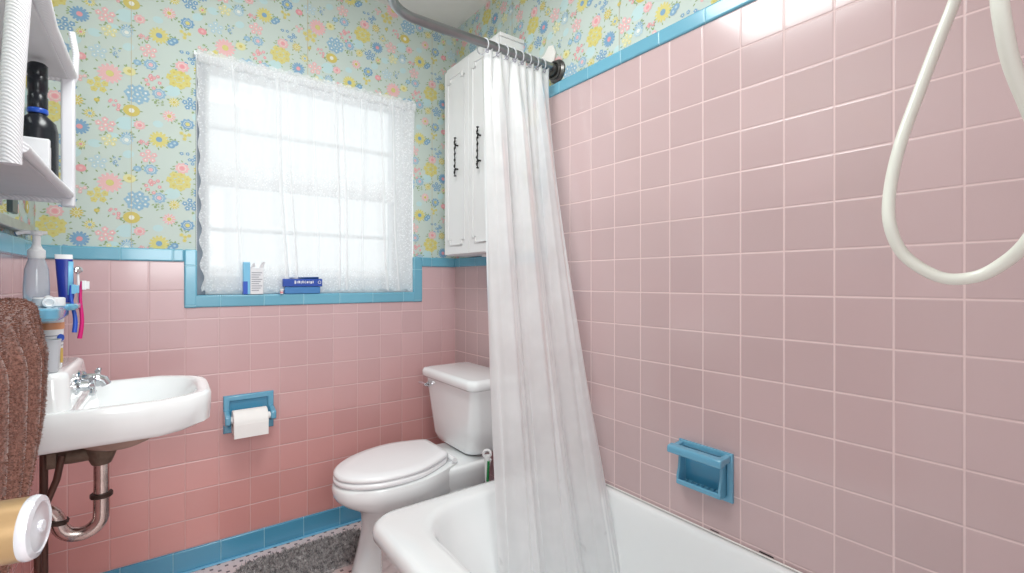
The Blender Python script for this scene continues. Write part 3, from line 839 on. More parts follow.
# curtain: gathered at the rod, spreading into the tub
def scf(u, v):
    # u: 0 left .. 1 right, v: 0 top .. 1 bottom
    z = lerp(.815, -.985, v)
    e_ = v**.9
    xl = lerp(.900, .812, e_); xr = lerp(1.192, 1.185, e_)
    yl = lerp(1.39, 1.13, v); yr = lerp(1.38, 1.0, v**1.15)
    x = lerp(xl, xr, u); y = lerp(yl, yr, u)
    k_ = math.exp(-v*9)
    ph = u*2*PI*8+.5*math.sin(v*1.6+u*3)
    ph2 = u*2*PI*3.1+.9*math.sin(v*2.1+u*2)+.6
    y += .016*k_*math.sin(ph)+(1-k_)*(.024*math.sin(ph2)+.0045*math.sin(u*61+v*2.2)+.003*math.sin(u*103-v*3+2*math.sin(v*3)))
    x += .007*k_*math.cos(ph)+(1-k_)*(.012*math.cos(ph2)*(1-u*.4)+.003*math.sin(u*60+v*5))
    if v < .02: z += .012*math.cos(u*2*PI*8)
    x = min(x, R-.012)
    return (x, y, z)
sct = thing('shower_curtain', 'translucent white plastic shower curtain bunched at the end of the tub', 'shower curtain', (1.05, 1.2, -1.04))
cloth('curtain_sheet', M['shower_plastic'], None, scf, 260, 90, sct)
for k, x in enumerate(xs):
    mb = MB(); mb.torus((x+.004, RY-.02, .80), (0, 1, .1), .006, .0018, 12, 5)
    obj('eyelet', mb, M['grey_print'], sct)

# ------------------------------------------------------------------ soap dish on the right wall
def frame_loft(mb, f, a0, a1, b0, b1, w, depth, back=0):
    """rectangular ceramic frame with an opening; f(a, b, d) -> 3D, d = distance off the wall"""
    def rg(i, d): return [f(a0+i, b0+i, d), f(a1-i, b0+i, d), f(a1-i, b1-i, d), f(a0+i, b1-i, d)]
    mb.loft([rg(0, -.002), rg(0, depth*.7), rg(.003, depth*.93), rg(.006, depth), rg(w-.005, depth), rg(w-.002, depth*.9), rg(w, depth*.5), rg(w+.004, back)], False, False)
def soap():
    y0, y1, z0, z1 = .669, .833, -.600, -.467
    t = thing('soap_dish', 'blue ceramic soap dish with grab bar on the pink tub wall', 'soap dish', (R, .75, z0))
    mb = MB(); frame_loft(mb, lambda a, b, d: (R-d, a, b), y0, y1, z0, z1, .017, .010)
    obj('back_plate', mb, M['blue_ceramic'], t, angle=50)
    mb = MB(); mb.box(R-.002, R+.001, y0+.01, y1-.01, z0+.01, z1-.01); obj('recess', mb, M['blue_shaded'], t)  # flat panel, its darker blue stands in for shade inside the dish
    # projecting cup: floor, rounded side walls and a thin front lip
    a, b = y0+.018, y1-.010
    mb = MB()
    def prism(ya, yb, pts): mb.loft([[(R-x, ya, z) for x, z in pts], [(R-x, yb, z) for x, z in pts]])
    side = [(.0, z0+.010), (.026, z0+.010), (.036, z0+.016), (.038, z0+.034), (.030, z0+.060), (.026, z1-.03), (.024, z1-.012), (.0, z1-.012)]
    prism(a, a+.008, side); prism(b-.008, b, side)
    mb.box(R-.032, R, a, b, z0+.009, z0+.017)
    mb.box(R-.038, R-.031, a, b, z0+.011, z0+.026)
    tray = obj('tray', mb, M['blue_ceramic'], t, bevel=.0035, seg=4)
    for k in range(7):
        y = a+.016+k*.0165
        mb = MB(); mb.box(R-.031, R-.004, y, y+.004, z0+.0165, z0+.021); obj('drain_rib', mb, M['blue_ceramic'], tray, bevel=.001)
    # flat grab bar with a slot behind it
    zb = z1-.012
    mb = MB(); c0, c1 = y0+.004, y1+.006
    def sec(y, k=1.): return [(R-.026-.034*k, y, zb-.018), (R-.060, y, zb-.004), (R-.056, y, zb+.004), (R-.036, y, zb+.006), (R-.034, y, zb-.002), (R-.040, y, zb-.018)]
    mb.loft([sec(c0), sec(c1)])
    for ya, yb in ((c0, c0+.018), (c1-.022, c1-.006)):
        mb.loft([[(R+.001, ya, zb-.012), (R+.001, yb, zb-.012), (R+.001, yb, zb+.009), (R+.001, ya, zb+.009)], [(R-.044, ya, zb-.012), (R-.044, yb, zb-.012), (R-.044, yb, zb+.004), (R-.044, ya, zb+.004)]])
    obj('grab_bar', mb, M['blue_ceramic'], t, bevel=.004, seg=4)
soap()

# ------------------------------------------------------------------ toilet paper holder on the window wall
def tp():
    x0, x1, z0, z1 = .192, .372, -.603, -.455
    t = thing('paper_holder', 'blue ceramic toilet paper holder set in the pink tiled wall', 'paper holder', (.28, D, z0))
    mb = MB(); frame_loft(mb, lambda a, b, d: (a, D-d, b), x0, x1, z0, z1, .022, .014)
    obj('frame', mb, M['blue_ceramic'], t, angle=50)
    mb = MB(); mb.box(x0+.012, x1-.012, D-.003, D+.001, z0+.01, z1-.012); obj('recess', mb, M['blue_shaded'], t)  # flat panel, shade of a hollow painted as darker blue
    zc = -.541; yc = D-.060
    for x, s_ in ((x0+.010, 1), (x1-.010, -1)):
        mb = MB(); mb.loft([[(x+dx*.010, y, zc+dz) for dx, dz in ((-1, -hh), (1, -hh), (1, hh), (-1, hh))] for y, hh in ((D, .032), (D-.03, .028), (D-.06, .020), (D-.075, .015))])
        obj('arm', mb, M['blue_ceramic'], t, bevel=.005)
    mb = MB(); mb.tube([(x0+.016, yc, zc), (x1-.016, yc, zc)], .008, 14); mb.lathe([(.014, 0), (.014, .010)], (x0+.022, yc, zc), (1, 0, 0), 16); mb.lathe([(.014, 0), (.014, .010)], (x1-.032, yc, zc), (1, 0, 0), 16)
    obj('roller', mb, M['white_plastic'], t)
    r = thing('toilet_roll', 'white toilet paper roll on the blue wall holder', 'toilet paper', ((x0+x1)/2, yc, zc-.05))
    zr = zc-.010
    mb = MB(); a, b = x0+.026, x1-.034; R1 = .047
    mb.lathe([(.0205, 0), (R1-.002, 0), (R1, .002), (R1, b-a-.002), (R1-.002, b-a), (.0205, b-a), (.0205, 0)], (a, yc, zr), (1, 0, 0), 40, False, False)
    obj('paper', mb, M['paper'], r)
    mb = MB(); mb.lathe([(.0200, .001), (.0200, b-a-.001), (.0188, b-a-.001), (.0188, .001), (.02, .001)], (a, yc, zr), (1, 0, 0), 24, False, False)
    obj('core', mb, mat('cardboard', rgb(170, 140, 110), .9), r)
    mb = MB(); mb.box(a+.001, b-.001, yc-R1-.0012, yc-R1+.0002, zr-.052, zr); obj('loose_sheet', mb, M['paper'], r)
tp()

# ------------------------------------------------------------------ sink
def sink():
    t = thing('sink', 'white wall hung porcelain sink with a raised back ledge', 'sink', (L, 1.66, -.42))
    zr = -.298
    ya, yb = 1.462, 1.872
    def outl(z, i, xb=L+.001, fi=0):
        """chamfered front outline, inset i"""
        f_ = .108-i-fi; A = ya+i; B = yb-i
        pts = [(xb, A), (-.10, A), (.005-i*.5-fi*.6, A), (.055-i*.6-fi*.8, A+.022), (.092-i*.8-fi, A+.050), (f_, A+.085), (f_+.003, (A+B)/2-.03), (f_+.003, (A+B)/2+.03), (f_, B-.105), (.088-i*.8-fi, B-.062), (.045-i*.6-fi*.8, B-.028), (.0-i*.5-fi*.6, B), (-.10, B), (xb, B)]
        return [(x, y, z) for x, y in pts]
    xl = -.176    # front of the ledge
    mb = MB()
    rings = [outl(-.392, .028, fi=.03), outl(-.388, .012, fi=.015), outl(-.376, .004), outl(-.33, 0), outl(zr-.008, 0), outl(zr-.001, .004), outl(zr, .012)]
    bx = xl+.012
    def inner(z, i, xb): return [(max(x, xb) if x > L+.01 else xb, y, zz) for x, y, zz in outl(z, i, xb)]
    rings += [inner(zr-.001, .026, bx), inner(zr-.006, .034, bx+.004), inner(zr-.03, .044, bx+.008), inner(zr-.060, .060, bx+.015), inner(zr-.078, .085, bx+.03), inner(zr-.084, .13, bx+.06)]
    mb.loft(rings, True, True)
    # bulge under the bowl
    obj('basin', mb, M['porcelain'], t, angle=50)
    mb = MB(); cx, cy = -.095, 1.665
    mb.loft([[(cx+a*math.cos(q*2*PI/32), cy+b*math.sin(q*2*PI/32), z) for q in range(32)] for z, a, b in ((-.3925, .11, .14), (-.405, .085, .11), (-.43, .075, .085), (-.445, .045, .045))])
    obj('underside', mb, mat('stained_underside', rgb(176, 150, 138), .7, var=.25, vscale=40), t)
    mb = MB()
    mb.loft([rrect(L+.001, xl+.012, 1.475, 1.86, zr-.03, [.03, .03, .002, .002]), rrect(L+.001, xl+.004, 1.48, 1.845, zr+.01, [.03, .03, .002, .002]), rrect(L+.001, xl, 1.485, 1.80, -.228, [.03, .03, .002, .002]),
             rrect(L+.001, xl-.003, 1.488, 1.797, -.216, [.03, .03, .002, .002]), rrect(L+.001, xl-.012, 1.497, 1.788, -.211, [.026, .026, .002, .002])])
    obj('back_ledge', mb, M['porcelain'], t, angle=60)
    mb = MB(); mb.lathe([(.018, 0), (.018, .003), (.012, .004)], (-.05, 1.665, zr-.0835)); obj('drain', mb, M['chrome'], t)
sink()
t = thing('faucet', 'chrome faucet with cross handles on the sink ledge', 'faucet', (-.165, 1.64, -.25))
def cross(y, z):
    mb = MB(); x = -.176
    mb.lathe([(.020, -.004), (.020, .006), (.012, .012), (.011, .026), (.015, .030), (.013, .038)], (x, y, z), (1, 0, 0), 20)
    for k in range(4):
        a = PI/4+PI/2*k; dy, dz = math.cos(a), math.sin(a)
        mb.tube([(x+.034, y, z), (x+.034, y+dy*.022, z+dz*.022), (x+.034, y+dy*.027, z+dz*.027)], [.0055, .0048, .0065], 10)
    return mb
obj('tap_handle', cross(1.585, -.262), M['chrome'], t); obj('tap_handle', cross(1.715, -.262), M['chrome'], t)
mb = MB(); mb.tube([(-.18, 1.65, -.256), (-.16, 1.65, -.254), (-.142, 1.65, -.255), (-.126, 1.65, -.262), (-.120, 1.65, -.274)], [.0135, .014, .0135, .0125, .011], 16)
mb.lathe([(.021, 0), (.021, .006), (.015, .010)], (-.178, 1.65, -.252), (1, 0, 0), 20)
obj('spout', mb, M['chrome'], t)

# drain trap, supply pipes
t = thing('drain_trap', 'tarnished chrome P-trap under the white sink', 'drain pipe', (-.13, 1.66, -.66))
YP = 1.66
mb = MB(); mb.lathe([(.034, 0), (.034, .012), (.028, .03), (.022, .045), (.020, .05)], (-.131, YP, -.435), (0, 0, -1), 24)
mb.tube([(-.22, YP, -.452), (-.19, YP, -.452), (-.13, YP, -.448)], [.016, .019, .022], 14)
mb.box(-.235, -.215, YP-.022, YP+.022, -.472, -.432)
obj('drain_casting', mb, M['rust'], t, bevel=.003)
mb = MB(); mb.tube([(-.131, YP, -.47), (-.131, YP, -.60)], .0165, 20); obj('tailpiece', mb, M['old_pipe'], t)
mb = MB(); pts = [(-.131, YP, -.57), (-.131, YP, -.61)]
for k in range(1, 15):
    a = PI*.93*k/14; pts.append((-.172+.041*math.cos(a), YP, -.617-.041*math.sin(a)))
pts += [(-.216, YP, -.612), (-.221, YP, -.600)]
mb.tube(pts, .0175, 20); obj('trap_bend', mb, M['old_pipe'], t)
mb = MB(); mb.tube([(-.219, YP, -.606), (-.224, YP, -.592), (-.234, YP, -.581), (-.25, YP, -.578), (-.33, YP, -.578)], .0165, 20); obj('trap_arm', mb, M['old_pipe'], t)
for o_, ax in (((-.131, YP, -.567), (0, 0, 1)), ((-.2175, YP, -.612), (.25, 0, .97))):
    mb = MB(); mb.lathe([(.019, -.006), (.024, -.005), (.024, .005), (.019, .006)], o_, ax, 10); obj('slip_nut', mb, M['dark_nut'], t)
mb = MB(); mb.tube([(-.247, 1.70, -.41), (-.247, 1.70, -.8), (-.247, 1.70, FL)], .0085, 12)
tag(obj('supply_pipe', mb, M['brown_pipe']), 'straight brown supply pipe running from sink to floor', 'pipe')
mb = MB(); mb.tube([(-.205, 1.64, -.44), (-.215, 1.64, -.50), (-.235, 1.64, -.56), (-.25, 1.64, -.66), (-.248, 1.64, -.74), (-.232, 1.64, -.80), (-.205, 1.64, -.86), (-.19, 1.64, -.93), (-.188, 1.64, FL)], .0075, 12)
tag(obj('supply_pipe', mb, M['brown_pipe']), 'curved brown supply pipe bending beside the sink drain trap', 'pipe')

# ------------------------------------------------------------------ toothbrush holder and its contents
HZ = -.070
t = thing('toothbrush_holder', 'blue ceramic toothbrush holder fixed to the left wall over the sink', 'toothbrush holder', (L, 1.6, HZ))
mb = MB()
mb.loft([rrect(L, -.190, 1.43, 1.60, HZ-.018, [.03, .02, .002, .002]), rrect(L, -.186, 1.426, 1.604, HZ-.012, [.03, .02, .002, .002]), rrect(L, -.186, 1.426, 1.604, HZ+.006, [.03, .02, .002, .002]), rrect(L, -.190, 1.43, 1.60, HZ+.010, [.03, .02, .002, .002])])
obj('cup_shelf', mb, M['blue_ceramic'], t)
mb = MB()
mb.loft([rrect(L, -.176, 1.595, 1.70, HZ-.002, [.02, .02, .002, .002]), rrect(L, -.172, 1.592, 1.703, HZ+.003, [.02, .02, .002, .002]), rrect(L, -.172, 1.592, 1.703, HZ+.010, [.02, .02, .002, .002]), rrect(L, -.176, 1.595, 1.70, HZ+.014, [.02, .02, .002, .002])])
obj('brush_shelf', mb, M['blue_ceramic'], t)
# cup hanging in the shelf
t = thing('plastic_jar', 'tall white plastic jar with orange band behind the blue holder', 'jar', (-.215, 1.555, -.211))
jx, jy = -.219, 1.57
mb = MB(); mb.lathe([(.020, 0), (.023, .004), (.0265, .11), (.0265, .150), (.029, .152), (.029, .170), (.026, .172)], (jx, jy, -.2105)); b_ = obj('jar_body', mb, M['white_plastic'], t)
mb = MB(); mb.lathe([(.0272, .096), (.0274, .112)], (jx, jy, -.2105), n=32, cap0=False, cap1=False); obj('orange_band', mb, M['orange_print'], b_)
mb = MB()
for k in range(5): mb.lathe([(.0262-.0003*k, .080-k*.008), (.0262-.0003*k, .082-k*.008)], (jx, jy, -.2105), n=32, cap0=False, cap1=False)
obj('small_print', mb, M['grey_print'], b_)
mb = MB(); mb.lathe([(.009, 0), (.008, .002)], (jx+.022, jy-.016, -.135), (.8, -.6, .0), 16); obj('blue_badge', mb, M['dark_blue_card'], b_)
mb = MB(); mb.box(jx+.0215, jx+.026, jy-.016, jy-.010, -.195, -.160); obj('gold_print', mb, M['gold_print'], b_)
t = thing('plastic_cup', 'small frosted cup standing on the near corner of the sink ledge', 'cup', (-.215, 1.515, -.211))
mb = MB(); mb.lathe([(.015, 0), (.017, .002), (.0215, .075), (.020, .075), (.0155, .004), (.001, .004)], (-.212, 1.513, -.2105), n=32, cap1=False); obj('cup_body', mb, M['frosted_cup'], t)
mb = MB(); mb.lathe([(.0222, 0), (.0222, .003), (.0195, .003), (.0195, 0), (.0222, 0)], (-.212, 1.513, -.1375), n=32, cap0=False, cap1=False); obj('rim', mb, M['frosted_cup'], t)
# tube lying on the shelf
t = thing('ointment_tube', 'small white tube lying on the blue ceramic shelf', 'tube', (-.205, 1.50, HZ+.010))
mb = MB(); mb.tube([(-.225, 1.60, HZ+.027), (-.218, 1.56, HZ+.025), (-.212, 1.52, HZ+.0225)], [.009, .011, .0122], 14); obj('tube_body', mb, M['white_plastic'], t)
mb = MB(); mb.lathe([(.0122, 0), (.0128, .002), (.0118, .026), (.008, .027), (.007, .022)], (-.212, 1.52, HZ+.0225), (.15, -1, -.03), 20); obj('cap', mb, M['white_plastic'], t)
# soap pump bottle
t = thing('soap_bottle', 'clear pump bottle with white pump standing on the blue shelf', 'bottle', (-.262, 1.50, HZ+.01))
px_, py_ = -.250, 1.632
mb = MB(); mb.lathe([(.021, 0), (.024, .004), (.024, .045), (.022, .085), (.017, .104), (.0125, .116), (.0125, .122)], (px_, py_, HZ+.0142)); obj('bottle_body', mb, M['clear_gel'], t)
mb = MB(); mb.lathe([(.015, .116), (.0165, .119), (.0165, .136), (.011, .142), (.008, .150), (.0075, .172)], (px_, py_, HZ+.0102)); obj('collar', mb, M['white_plastic'], t)
mb = MB(); mb.lathe([(.0075, .172), (.011, .174), (.012, .181), (.008, .185)], (px_, py_, HZ+.0102)); mb.tube([(px_, py_, HZ+.190), (px_-.02, py_-.005, HZ+.191), (px_-.034, py_-.008, HZ+.185)], [.006, .0052, .0042], 10); mb.tube([(px_, py_, HZ+.190), (px_+.018, py_+.006, HZ+.191)], [.006, .004], 10)
obj('pump_head', mb, M['white_plastic'], t)
# toothpaste tube
t = thing('toothpaste_tube', 'blue and white toothpaste tube standing upright in the holder', 'toothpaste', (-.2, 1.678, HZ+.014))
tx, ty_ = -.200, 1.678
def tube_ring(z, w, d, n=20): return [(tx+w*math.cos(2*PI*k/n)+(z-HZ)*-.05, ty_+d*math.sin(2*PI*k/n), z) for k in range(n)]
mb = MB(); mb.loft([tube_ring(HZ+.015, .012, .012), tube_ring(HZ+.03, .0155, .014), tube_ring(HZ+.09, .0165, .009), tube_ring(HZ+.128, .017, .003)]); b_ = obj('tube_body', mb, M['deep_blue'], t)
mb = MB(); mb.loft([tube_ring(HZ+.128, .0172, .0032), tube_ring(HZ+.140, .0172, .002)]); obj('crimp', mb, M['white_plastic'], b_)
mb = MB(); mb.loft([[(tx+a*math.cos(q)-.0035, ty_+b*math.sin(q), z) for q in [(-1.2+.12*k) for k in range(8)]] for z, a, b in ((HZ+.035, .0158, .0144), (HZ+.08, .0168, .0105), (HZ+.122, .0168, .0045))], False, False, False)
obj('light_stripe', mb, M['sky_card'], b_, solid=.0005)
# toothbrushes
def brush(x, y, z0, L_, tilt, m, mb2, label, headrot=1):
    t = thing('toothbrush', label, 'toothbrush', (x, y, z0), 'toothbrushes in the blue holder')
    mb = MB(); pts = []; rs = []
    for k in range(11):
        q = k/10; pts.append((x+tilt[0]*q*L_+.003*math.sin(q*6), y+tilt[1]*q*L_, z0+L_*q)); rs.append(.0052-.0022*q if q < .8 else .0036)
    mb.tube(pts, rs, 10); obj('brush_handle', mb, m, t)
    p = Vector(pts[-1]); mb = MB(); mb.box(p.x-.004+.004*headrot, p.x+.004+.004*headrot, p.y-.005, p.y+.005, p.z-.022, p.z+.002)
    mb.box(p.x+.006*headrot-.0035, p.x+.011*headrot+.0035, p.y-.0045, p.y+.0045, p.z-.020, p.z)
    obj('bristles', mb, mb2, t, bevel=.001)
brush(-.181, 1.63, HZ-.060, .120, (-.05, .1), M['blue_plastic'], M['sky_card'], 'blue toothbrush hanging beside a magenta one in the blue holder')
brush(-.176, 1.675, HZ-.080, .150, (.04, .0), M['pink_plastic'], M['white_plastic'], 'magenta toothbrush with white bristles at the end of the holder')
t = thing('dental_mirror', 'small round silver head on a white stem behind the toothbrushes', 'dental tool', (-.176, 1.70, HZ+.01))
mb = MB(); mb.tube([(-.178, 1.69, HZ+.012), (-.182, 1.70, HZ+.09)], .0028, 8); obj('stem', mb, M['white_plastic'], t)
mb = MB(); mb.lathe([(.004, -.004), (.0095, -.002), (.0095, .004), (.005, .007)], (-.182, 1.70, HZ+.100), (.5, -.8, .3), 18); obj('head', mb, M['chrome'], t)

# ------------------------------------------------------------------ towel bar + towel
TBX, TBZ = -.258, -.058
t = thing('towel_bar', 'blue ceramic towel bar bracket on the left pink wall', 'towel bar', (L, 1.25, TBZ))
mb = MB(); mb.tube([(TBX, .80, TBZ), (TBX, 1.46, TBZ)], .009, 14); obj('bar', mb, M['blue_ceramic'], t)
for y in (.80, 1.45):
    mb = MB(); mb.box(L, L+.014, y-.025, y+.025, TBZ-.035, TBZ+.035); mb.box(L+.01, TBX+.02, y-.014, y+.014, TBZ-.018, TBZ+.018); obj('post', mb, M['blue_ceramic'], t, bevel=.006)
def towelf(s_, v):
    # s_: along the bar, v: 0 back hem -> over bar -> 1 front hem
    y = lerp(.90, 1.405, s_)
    dr = .40
    ln = v*(dr*2+.08)
    hang = 0
    wob = .010*math.sin(s_*24+v*2)+.006*math.sin(s_*51)
    if ln < dr-.0: x = TBX-.024; z = TBZ-.0-(dr-ln)
    elif ln < dr+.08:
        a = PI*(ln-dr)/.08; x = TBX-.024*math.cos(a); z = TBZ+.022*math.sin(a)
        x += .020*(ln-dr)/.08
    else:
        h_ = ln-dr-.08; x = TBX+.044+.012*min(1, h_/.1)+wob*min(1, h_/.08)*.8; z = TBZ-h_
        y += -.22*max(0, (h_-.20)/(dr-.20))**1.7*s_ + .007*math.sin(h_*20)*s_
        x -= .02*(h_/dr)**2*(s_**3)
    return (x, y, z)
tw = thing('towel', 'brown terry towel folded over the left wall towel bar', 'towel', (TBX, 1.15, -.45))
cloth('towel_cloth', M['towel'], None, towelf, 60, 90, tw, solid=.008)
mb = MB(); rnd = random.Random(5)
def tufts(mb, fn, n, ln, w, nrm, v0=0, v1=1, s0=0, s1=1):
    for _ in range(n):
        a, b = rnd.uniform(s0, s1), rnd.uniform(v0, v1)
        p = Vector(fn(a, b)); d = (Vector(nrm(a, b))+Vector((rnd.uniform(-.8, .8), rnd.uniform(-.8, .8), rnd.uniform(-.8, .8)))).normalized()*ln*rnd.uniform(.6, 1.3)
        sd = Vector((rnd.uniform(-1, 1), rnd.uniform(-1, 1), rnd.uniform(-1, 1))).normalized()*w
        i = len(mb.v); mb.v += [tuple(p-sd), tuple(p+sd), tuple(p+d)]; mb.face((i, i+1, i+2))
tufts(mb, towelf, 26000, .0045, .0011, lambda a, b: (1, .3, 0) if b > .5 else (0, 0, 1), .42, 1)
tufts(mb, towelf, 5000, .0045, .0011, lambda a, b: (0, 1, 0), .42, 1, .985, 1)
obj('terry_pile', mb, M['towel'], tw, smooth=False)['kind'] = 'stuff'

# ------------------------------------------------------------------ mirror on the left wall
t = thing('wall_mirror', 'dark edged mirror on the left wall behind the wicker shelf', 'mirror', (L, 1.7, .16))
mb = MB(); mb.box(L-.006, L+.004, 1.30, 1.90, .160, .74); obj('mirror_glass', mb, M['mirror'], t)
mb = MB(); mb.box(L-.006, L+.010, 1.80, 1.86, .185, .74); obj('dark_edge', mb, mat('dark_green_edge', rgb(58, 76, 78), .3, var=.2), t, bevel=.003)
mb = MB(); mb.box(L-.006, L+.016, 1.20, 2.02, .140, .168); obj('bottom_rail', mb, mat('worn_rail', rgb(186, 190, 184), .35, metal=.5, var=.3, vscale=25), t, bevel=.003)

# ------------------------------------------------------------------ white wicker shelf
def wicker():
    t = thing('wicker_shelf', 'white wicker wall shelf hanging at the upper left', 'shelf', (-.25, 1.33, .2))
    xo, y1, y0 = -.180, 1.60, 1.04
    zb, zt = .215, .515
    mb = MB(); mb.tube([(xo-.008, y0, .18), (xo-.008, y0, .22), (xo-.005, y0, .32), (xo+.002, y0, .45), (xo+.004, y0+.005, .60), (xo+.004, y0+.01, .80)], [.013, .0135, .014, .014, .0145, .0145], 18); obj('front_post', mb, M['wrap'], t)
    mb = MB(); mb.box(xo-.022, xo+.004, y1-.010, y1+.012, zb-.03, zt); obj('front_post', mb, M['wicker'], t, bevel=.005)
    for y in (y0, y1):
        mb = MB(); mb.tube([(L+.016, y, .18), (L+.016, y, .80)], .013, 12); obj('back_post', mb, M['wrap'], t)
    for z, r in ((zb, .009), (zt, .014), (.80, .012)):
        mb = MB(); mb.tube([(xo+.004 if z < .5 else xo+.012, y0, z-.006), (xo-.005, (y0+y1)/2, z), (xo-.006, y1, z)], r, 14); obj('long_rail', mb, M['wrap'], t)
    for z in (zb-.012, zt-.012):
        for y in (y0+.004, y1):
            mb = MB(); mb.tube([(L+.014, y, z), (xo-.006, y, z)], .010, 12); obj('end_rail', mb, M['wrap'], t)
    for z in (zb-.004, zt-.010, .79):
        mb = MB(); mb.box(L+.012, xo-.008, y0+.01, y1-.006, z-.006, z+.004); obj('shelf_board', mb, M['wicker_panel'], t, bevel=.002)
    # corner loop
    mb = MB(); mb.tube([(xo-.004, y1+.01, zt+.11), (xo+.004, y1+.012, zt+.06), (xo+.002, y1+.012, zt), (xo-.008, y1+.01, zt-.03)], .007, 10); obj('curl', mb, M['wrap'], t)
wicker()
t = thing('dark_bottle', 'black bottle with ridged cap and blue collar on the wicker shelf', 'bottle', (-.24, 1.42, .22))
bxx, byy = -.224, 1.475
mb = MB(); mb.lathe([(.030, 0), (.034, .004), (.034, .115), (.030, .135), (.016, .150), (.014, .155)], (bxx, byy, .2195)); obj('bottle_body', mb, M['black_plastic'], t)
mb = MB(); mb.lathe([(.0165, .154), (.0175, .156), (.0175, .163), (.016, .165)], (bxx, byy, .2195)); obj('blue_collar', mb, M['blue_plastic'], t)
mb = MB(); mb.lathe([(.0165, .165), (.017, .167), (.017, .19), (.0158, .192), (.0158, .205), (.017, .207), (.017, .235), (.0158, .237), (.017, .24), (.0165, .262), (.013, .266)], (bxx, byy, .2195)); obj('cap', mb, M['black_plastic'], t)
t = thing('white_card_box', 'small pale box in front of the black bottle on the shelf', 'box', (-.225, 1.36, .22))
mb = MB(); mb.box(-.262, -.192, 1.38, 1.394, .2195, .300); obj('box_body', mb, M['white_card'], t, bevel=.002)
mb = MB(); mb.box(-.262, -.192, 1.3945, 1.3985, .2195, .285); obj('inner_leaf', mb, M['wicker_panel'], t)

# ------------------------------------------------------------------ door (open, beside the camera) with its knob
mb = MB()
DA = Vector((-.18, -1, 0)).normalized(); DN = Vector((1, -.18, 0)).normalized(); DE = Vector((-.1635, .635, 0))
mb.loft([[tuple(DE+DA*a+DN*b+Vector((0, 0, z))) for a, b in ((0, 0), (.76, 0), (.76, -.037), (0, -.037))] for z in (FL+.01, .9)])
dr_ = obj('door_1', mb, M['door_paint'], bevel=.003); dr_['kind'] = 'structure'
kx, ky, kz = -.1745, .575, -.207
ax = DN
mb = MB(); mb.lathe([(.033, 0), (.033, .003), (.029, .008), (.014, .010), (.014, .018), (.020, .021), (.0245, .026), (.0252, .06), (.0252, .086)], (kx, ky, kz), ax, 40)
k_ = obj('door_knob', mb, M['brass'], dr_)
mb = MB(); mb.lathe([(.0252, .085), (.0258, .0862), (.0258, .089), (.0245, .092), (.0205, .0935), (.0195, .0925), (.009, .0932)], (kx, ky, kz), ax, 40); kf = obj('knob_face', mb, M['knob_white'], k_)
mb = MB(); mb.lathe([(.0050, .0925), (.0050, .0945), (.0042, .0952)], (kx, ky, kz), ax, 24); obj('lock_button', mb, M['knob_white'], k_)

# ------------------------------------------------------------------ shower hose
t = thing('shower_hose', 'cream plastic shower hose hanging in a long loop before the pink tiles', 'hose', (.7, YN, .45))
def spline(cp, per=12):
    out = []; P_ = [Vector(p) for p in cp]
    for i in range(len(P_)-1):
        p0 = P_[max(i-1, 0)]; p1 = P_[i]; p2 = P_[i+1]; p3 = P_[min(i+2, len(P_)-1)]
        for k in range(per):
            q = k/per
            out.append(.5*((2*p1)+(-p0+p2)*q+(2*p0-5*p1+4*p2-p3)*q*q+(-p0+3*p1-3*p2+p3)*q**3))
    out.append(P_[-1]); return out
HP = [(0.690, 0.085, 0.44), (0.7002, 0.1039, 0.3934), (0.7287, 0.1201, 0.3665), (0.7489, 0.1363, 0.3309), (0.7384, 0.1502, 0.2805), (0.7203, 0.1636, 0.2212), (0.7031, 0.1763, 0.1618), (0.6936, 0.1834, 0.1084), (0.6874, 0.1818, 0.0663), (0.6953, 0.1697, 0.0296), (0.7016, 0.1402, 0.0049), (0.7055, 0.1124, 0.0048), (0.7029, 0.0895, 0.0201), (0.6942, 0.071, 0.0432), (0.686, 0.0584, 0.0785), (0.6694, 0.0583, 0.1239), (0.6425, 0.0657, 0.158), (0.6219, 0.0747, 0.1971), (0.6082, 0.0787, 0.2309), (0.6053, 0.0808, 0.2624), (0.6131, 0.0812, 0.311), (0.64, 0.0776, 0.3755), (0.66, 0.075, 0.44)]
mb = MB(); mb.tube(spline(HP, 8), .0064, 14); obj('hose_tube', mb, M['hose'], t)
mb = MB(); mb.tube([(.675, YN, .50), (.675, .02, .50), (.675, .07, .47)], .012, 12); mb.lathe([(.03, 0), (.03, .005), (.015, .012)], (.675, YN, .50), (0, 1, 0), 20); mb.box(.65, .70, .055, .11, .425, .465)
obj('shower_arm', mb, M['chrome'], t, bevel=.002)

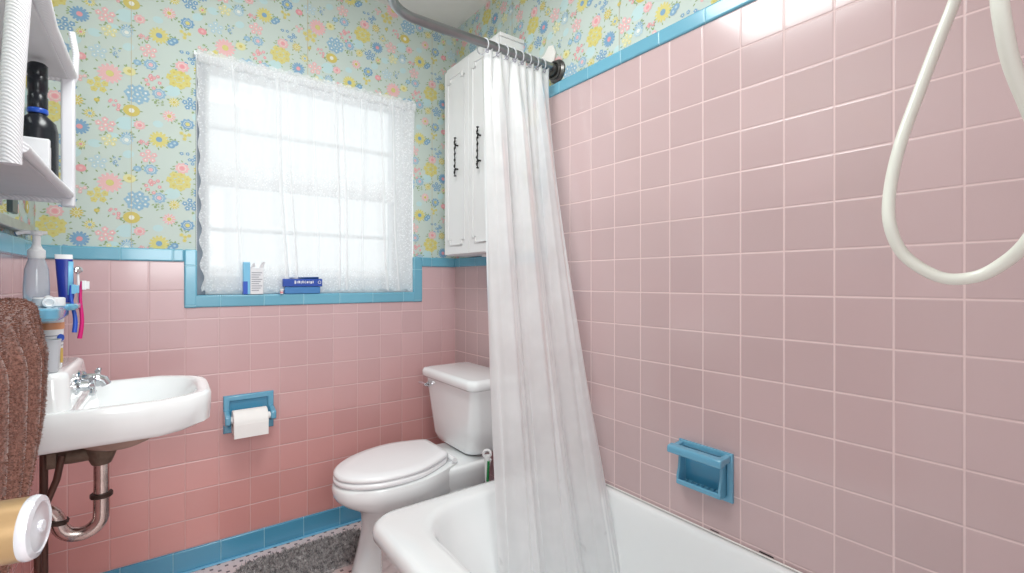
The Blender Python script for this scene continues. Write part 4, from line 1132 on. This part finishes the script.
# ------------------------------------------------------------------ shag rug
def rug():
    t = thing('bath_rug', 'grey shaggy contour rug on the floor around the toilet base', 'rug', (.38, 1.76, FL))
    x0, x1, y0, y1, ny = .205, .70, 1.44, 2.085, .165
    yc = 1.69
    out = [(x, y) for x, y, _ in rrect(x0, x1, y0, y1, 0, [.05, .05, .09, .09], 6)]
    # cut the notch for the pedestal into the right edge
    notch = [(x1, yc-ny), (.53, yc-ny), (.495, yc-ny*.8), (.485, yc), (.495, yc+ny*.8), (.53, yc+ny), (x1, yc+ny)]
    lo = [p for p in out if p[1] < yc-ny and p[0] > (x0+x1)/2]; hi = [p for p in out if p[1] > yc+ny and p[0] > (x0+x1)/2]
    left = [p for p in out if p[0] <= (x0+x1)/2]
    outline = lo+notch+hi+left
    mb = MB(); mb.loft([[(x, y, FL+.001) for x, y in outline], [(x, y, FL+.009) for x, y in outline]]); obj('rug_backing', mb, M['rug'], t)
    def inside(x, y):
        if x > .485 and abs(y-yc) < ny: return False
        c = False; n = len(outline)
        for q in range(n):
            (ax_, ay_), (bx_, by_) = outline[q], outline[q-1]
            if (ay_ > y) != (by_ > y) and x < (bx_-ax_)*(y-ay_)/(by_-ay_)+ax_: c = not c
        return c
    rnd = random.Random(11); mb = MB()
    for _ in range(27000):
        x, y = rnd.uniform(x0, x1), rnd.uniform(y0, y1)
        if not inside(x, y): continue
        d = Vector((rnd.uniform(-1, 1), rnd.uniform(-1, 1), rnd.uniform(.5, 1.5))).normalized()*rnd.uniform(.012, .024)
        sd = Vector((rnd.uniform(-1, 1), rnd.uniform(-1, 1), 0)).normalized()*.0026
        p = Vector((x, y, FL+.008)); i = len(mb.v)
        mb.v += [tuple(p-sd), tuple(p+sd), tuple(p+d*.6+sd*.7), tuple(p+d)]; mb.face((i, i+1, i+2, i+3))
    obj('pile', mb, M['rug'], t, smooth=False)['kind'] = 'stuff'
rug()

# ------------------------------------------------------------------ light
def area(name, loc, size, e_, col, rot):
    l = bpy.data.lights.new(name, 'AREA'); l.shape = 'RECTANGLE'; l.size, l.size_y = size; l.energy = e_; l.color = col
    o = bpy.data.objects.new(name, l); COL.objects.link(o); o.location = loc; o.rotation_euler = rot; o['_loc'] = tuple(loc); return o
area('ceiling_fill', (.28, .95, CE-.06), (.6, .6), 19.5, (.97, 1, .985), (0, 0, 0))  # added fill lamp overhead, no fixture in view
area('rear_fill', (.05, -1.3, .55), (1.0, 1.0), 30, (.97, 1, .99), (math.radians(80), 0, math.radians(-10)))  # added fill lamp behind the camera, brightens the room from the front
w = bpy.data.worlds.new('world'); sc.world = w; w.use_nodes = True
bg = w.node_tree.nodes['Background']; bg.inputs[0].default_value = (.94, .99, 1, 1); bg.inputs[1].default_value = 1.12

cam = bpy.data.cameras.new('camera'); co = bpy.data.objects.new('camera', cam); COL.objects.link(co)
cam.sensor_width = 36; cam.sensor_fit = 'HORIZONTAL'; cam.lens = 472/1024*36; cam.shift_y = -5.1/1024; cam.clip_start = .01
co.location = (0, 0, 0); co.rotation_euler = (PI/2, 0, -math.radians(36.5))
sc.camera = co
for o in list(sc.objects):
    if o.parent is None: o.location.z += H
    if '_loc' in o: del o['_loc']
sc.view_settings.view_transform = 'Standard'; sc.view_settings.look = 'None'; sc.view_settings.exposure = 0
sc.cycles.max_bounces = 10; sc.cycles.transparent_max_bounces = 16; sc.cycles.diffuse_bounces = 5
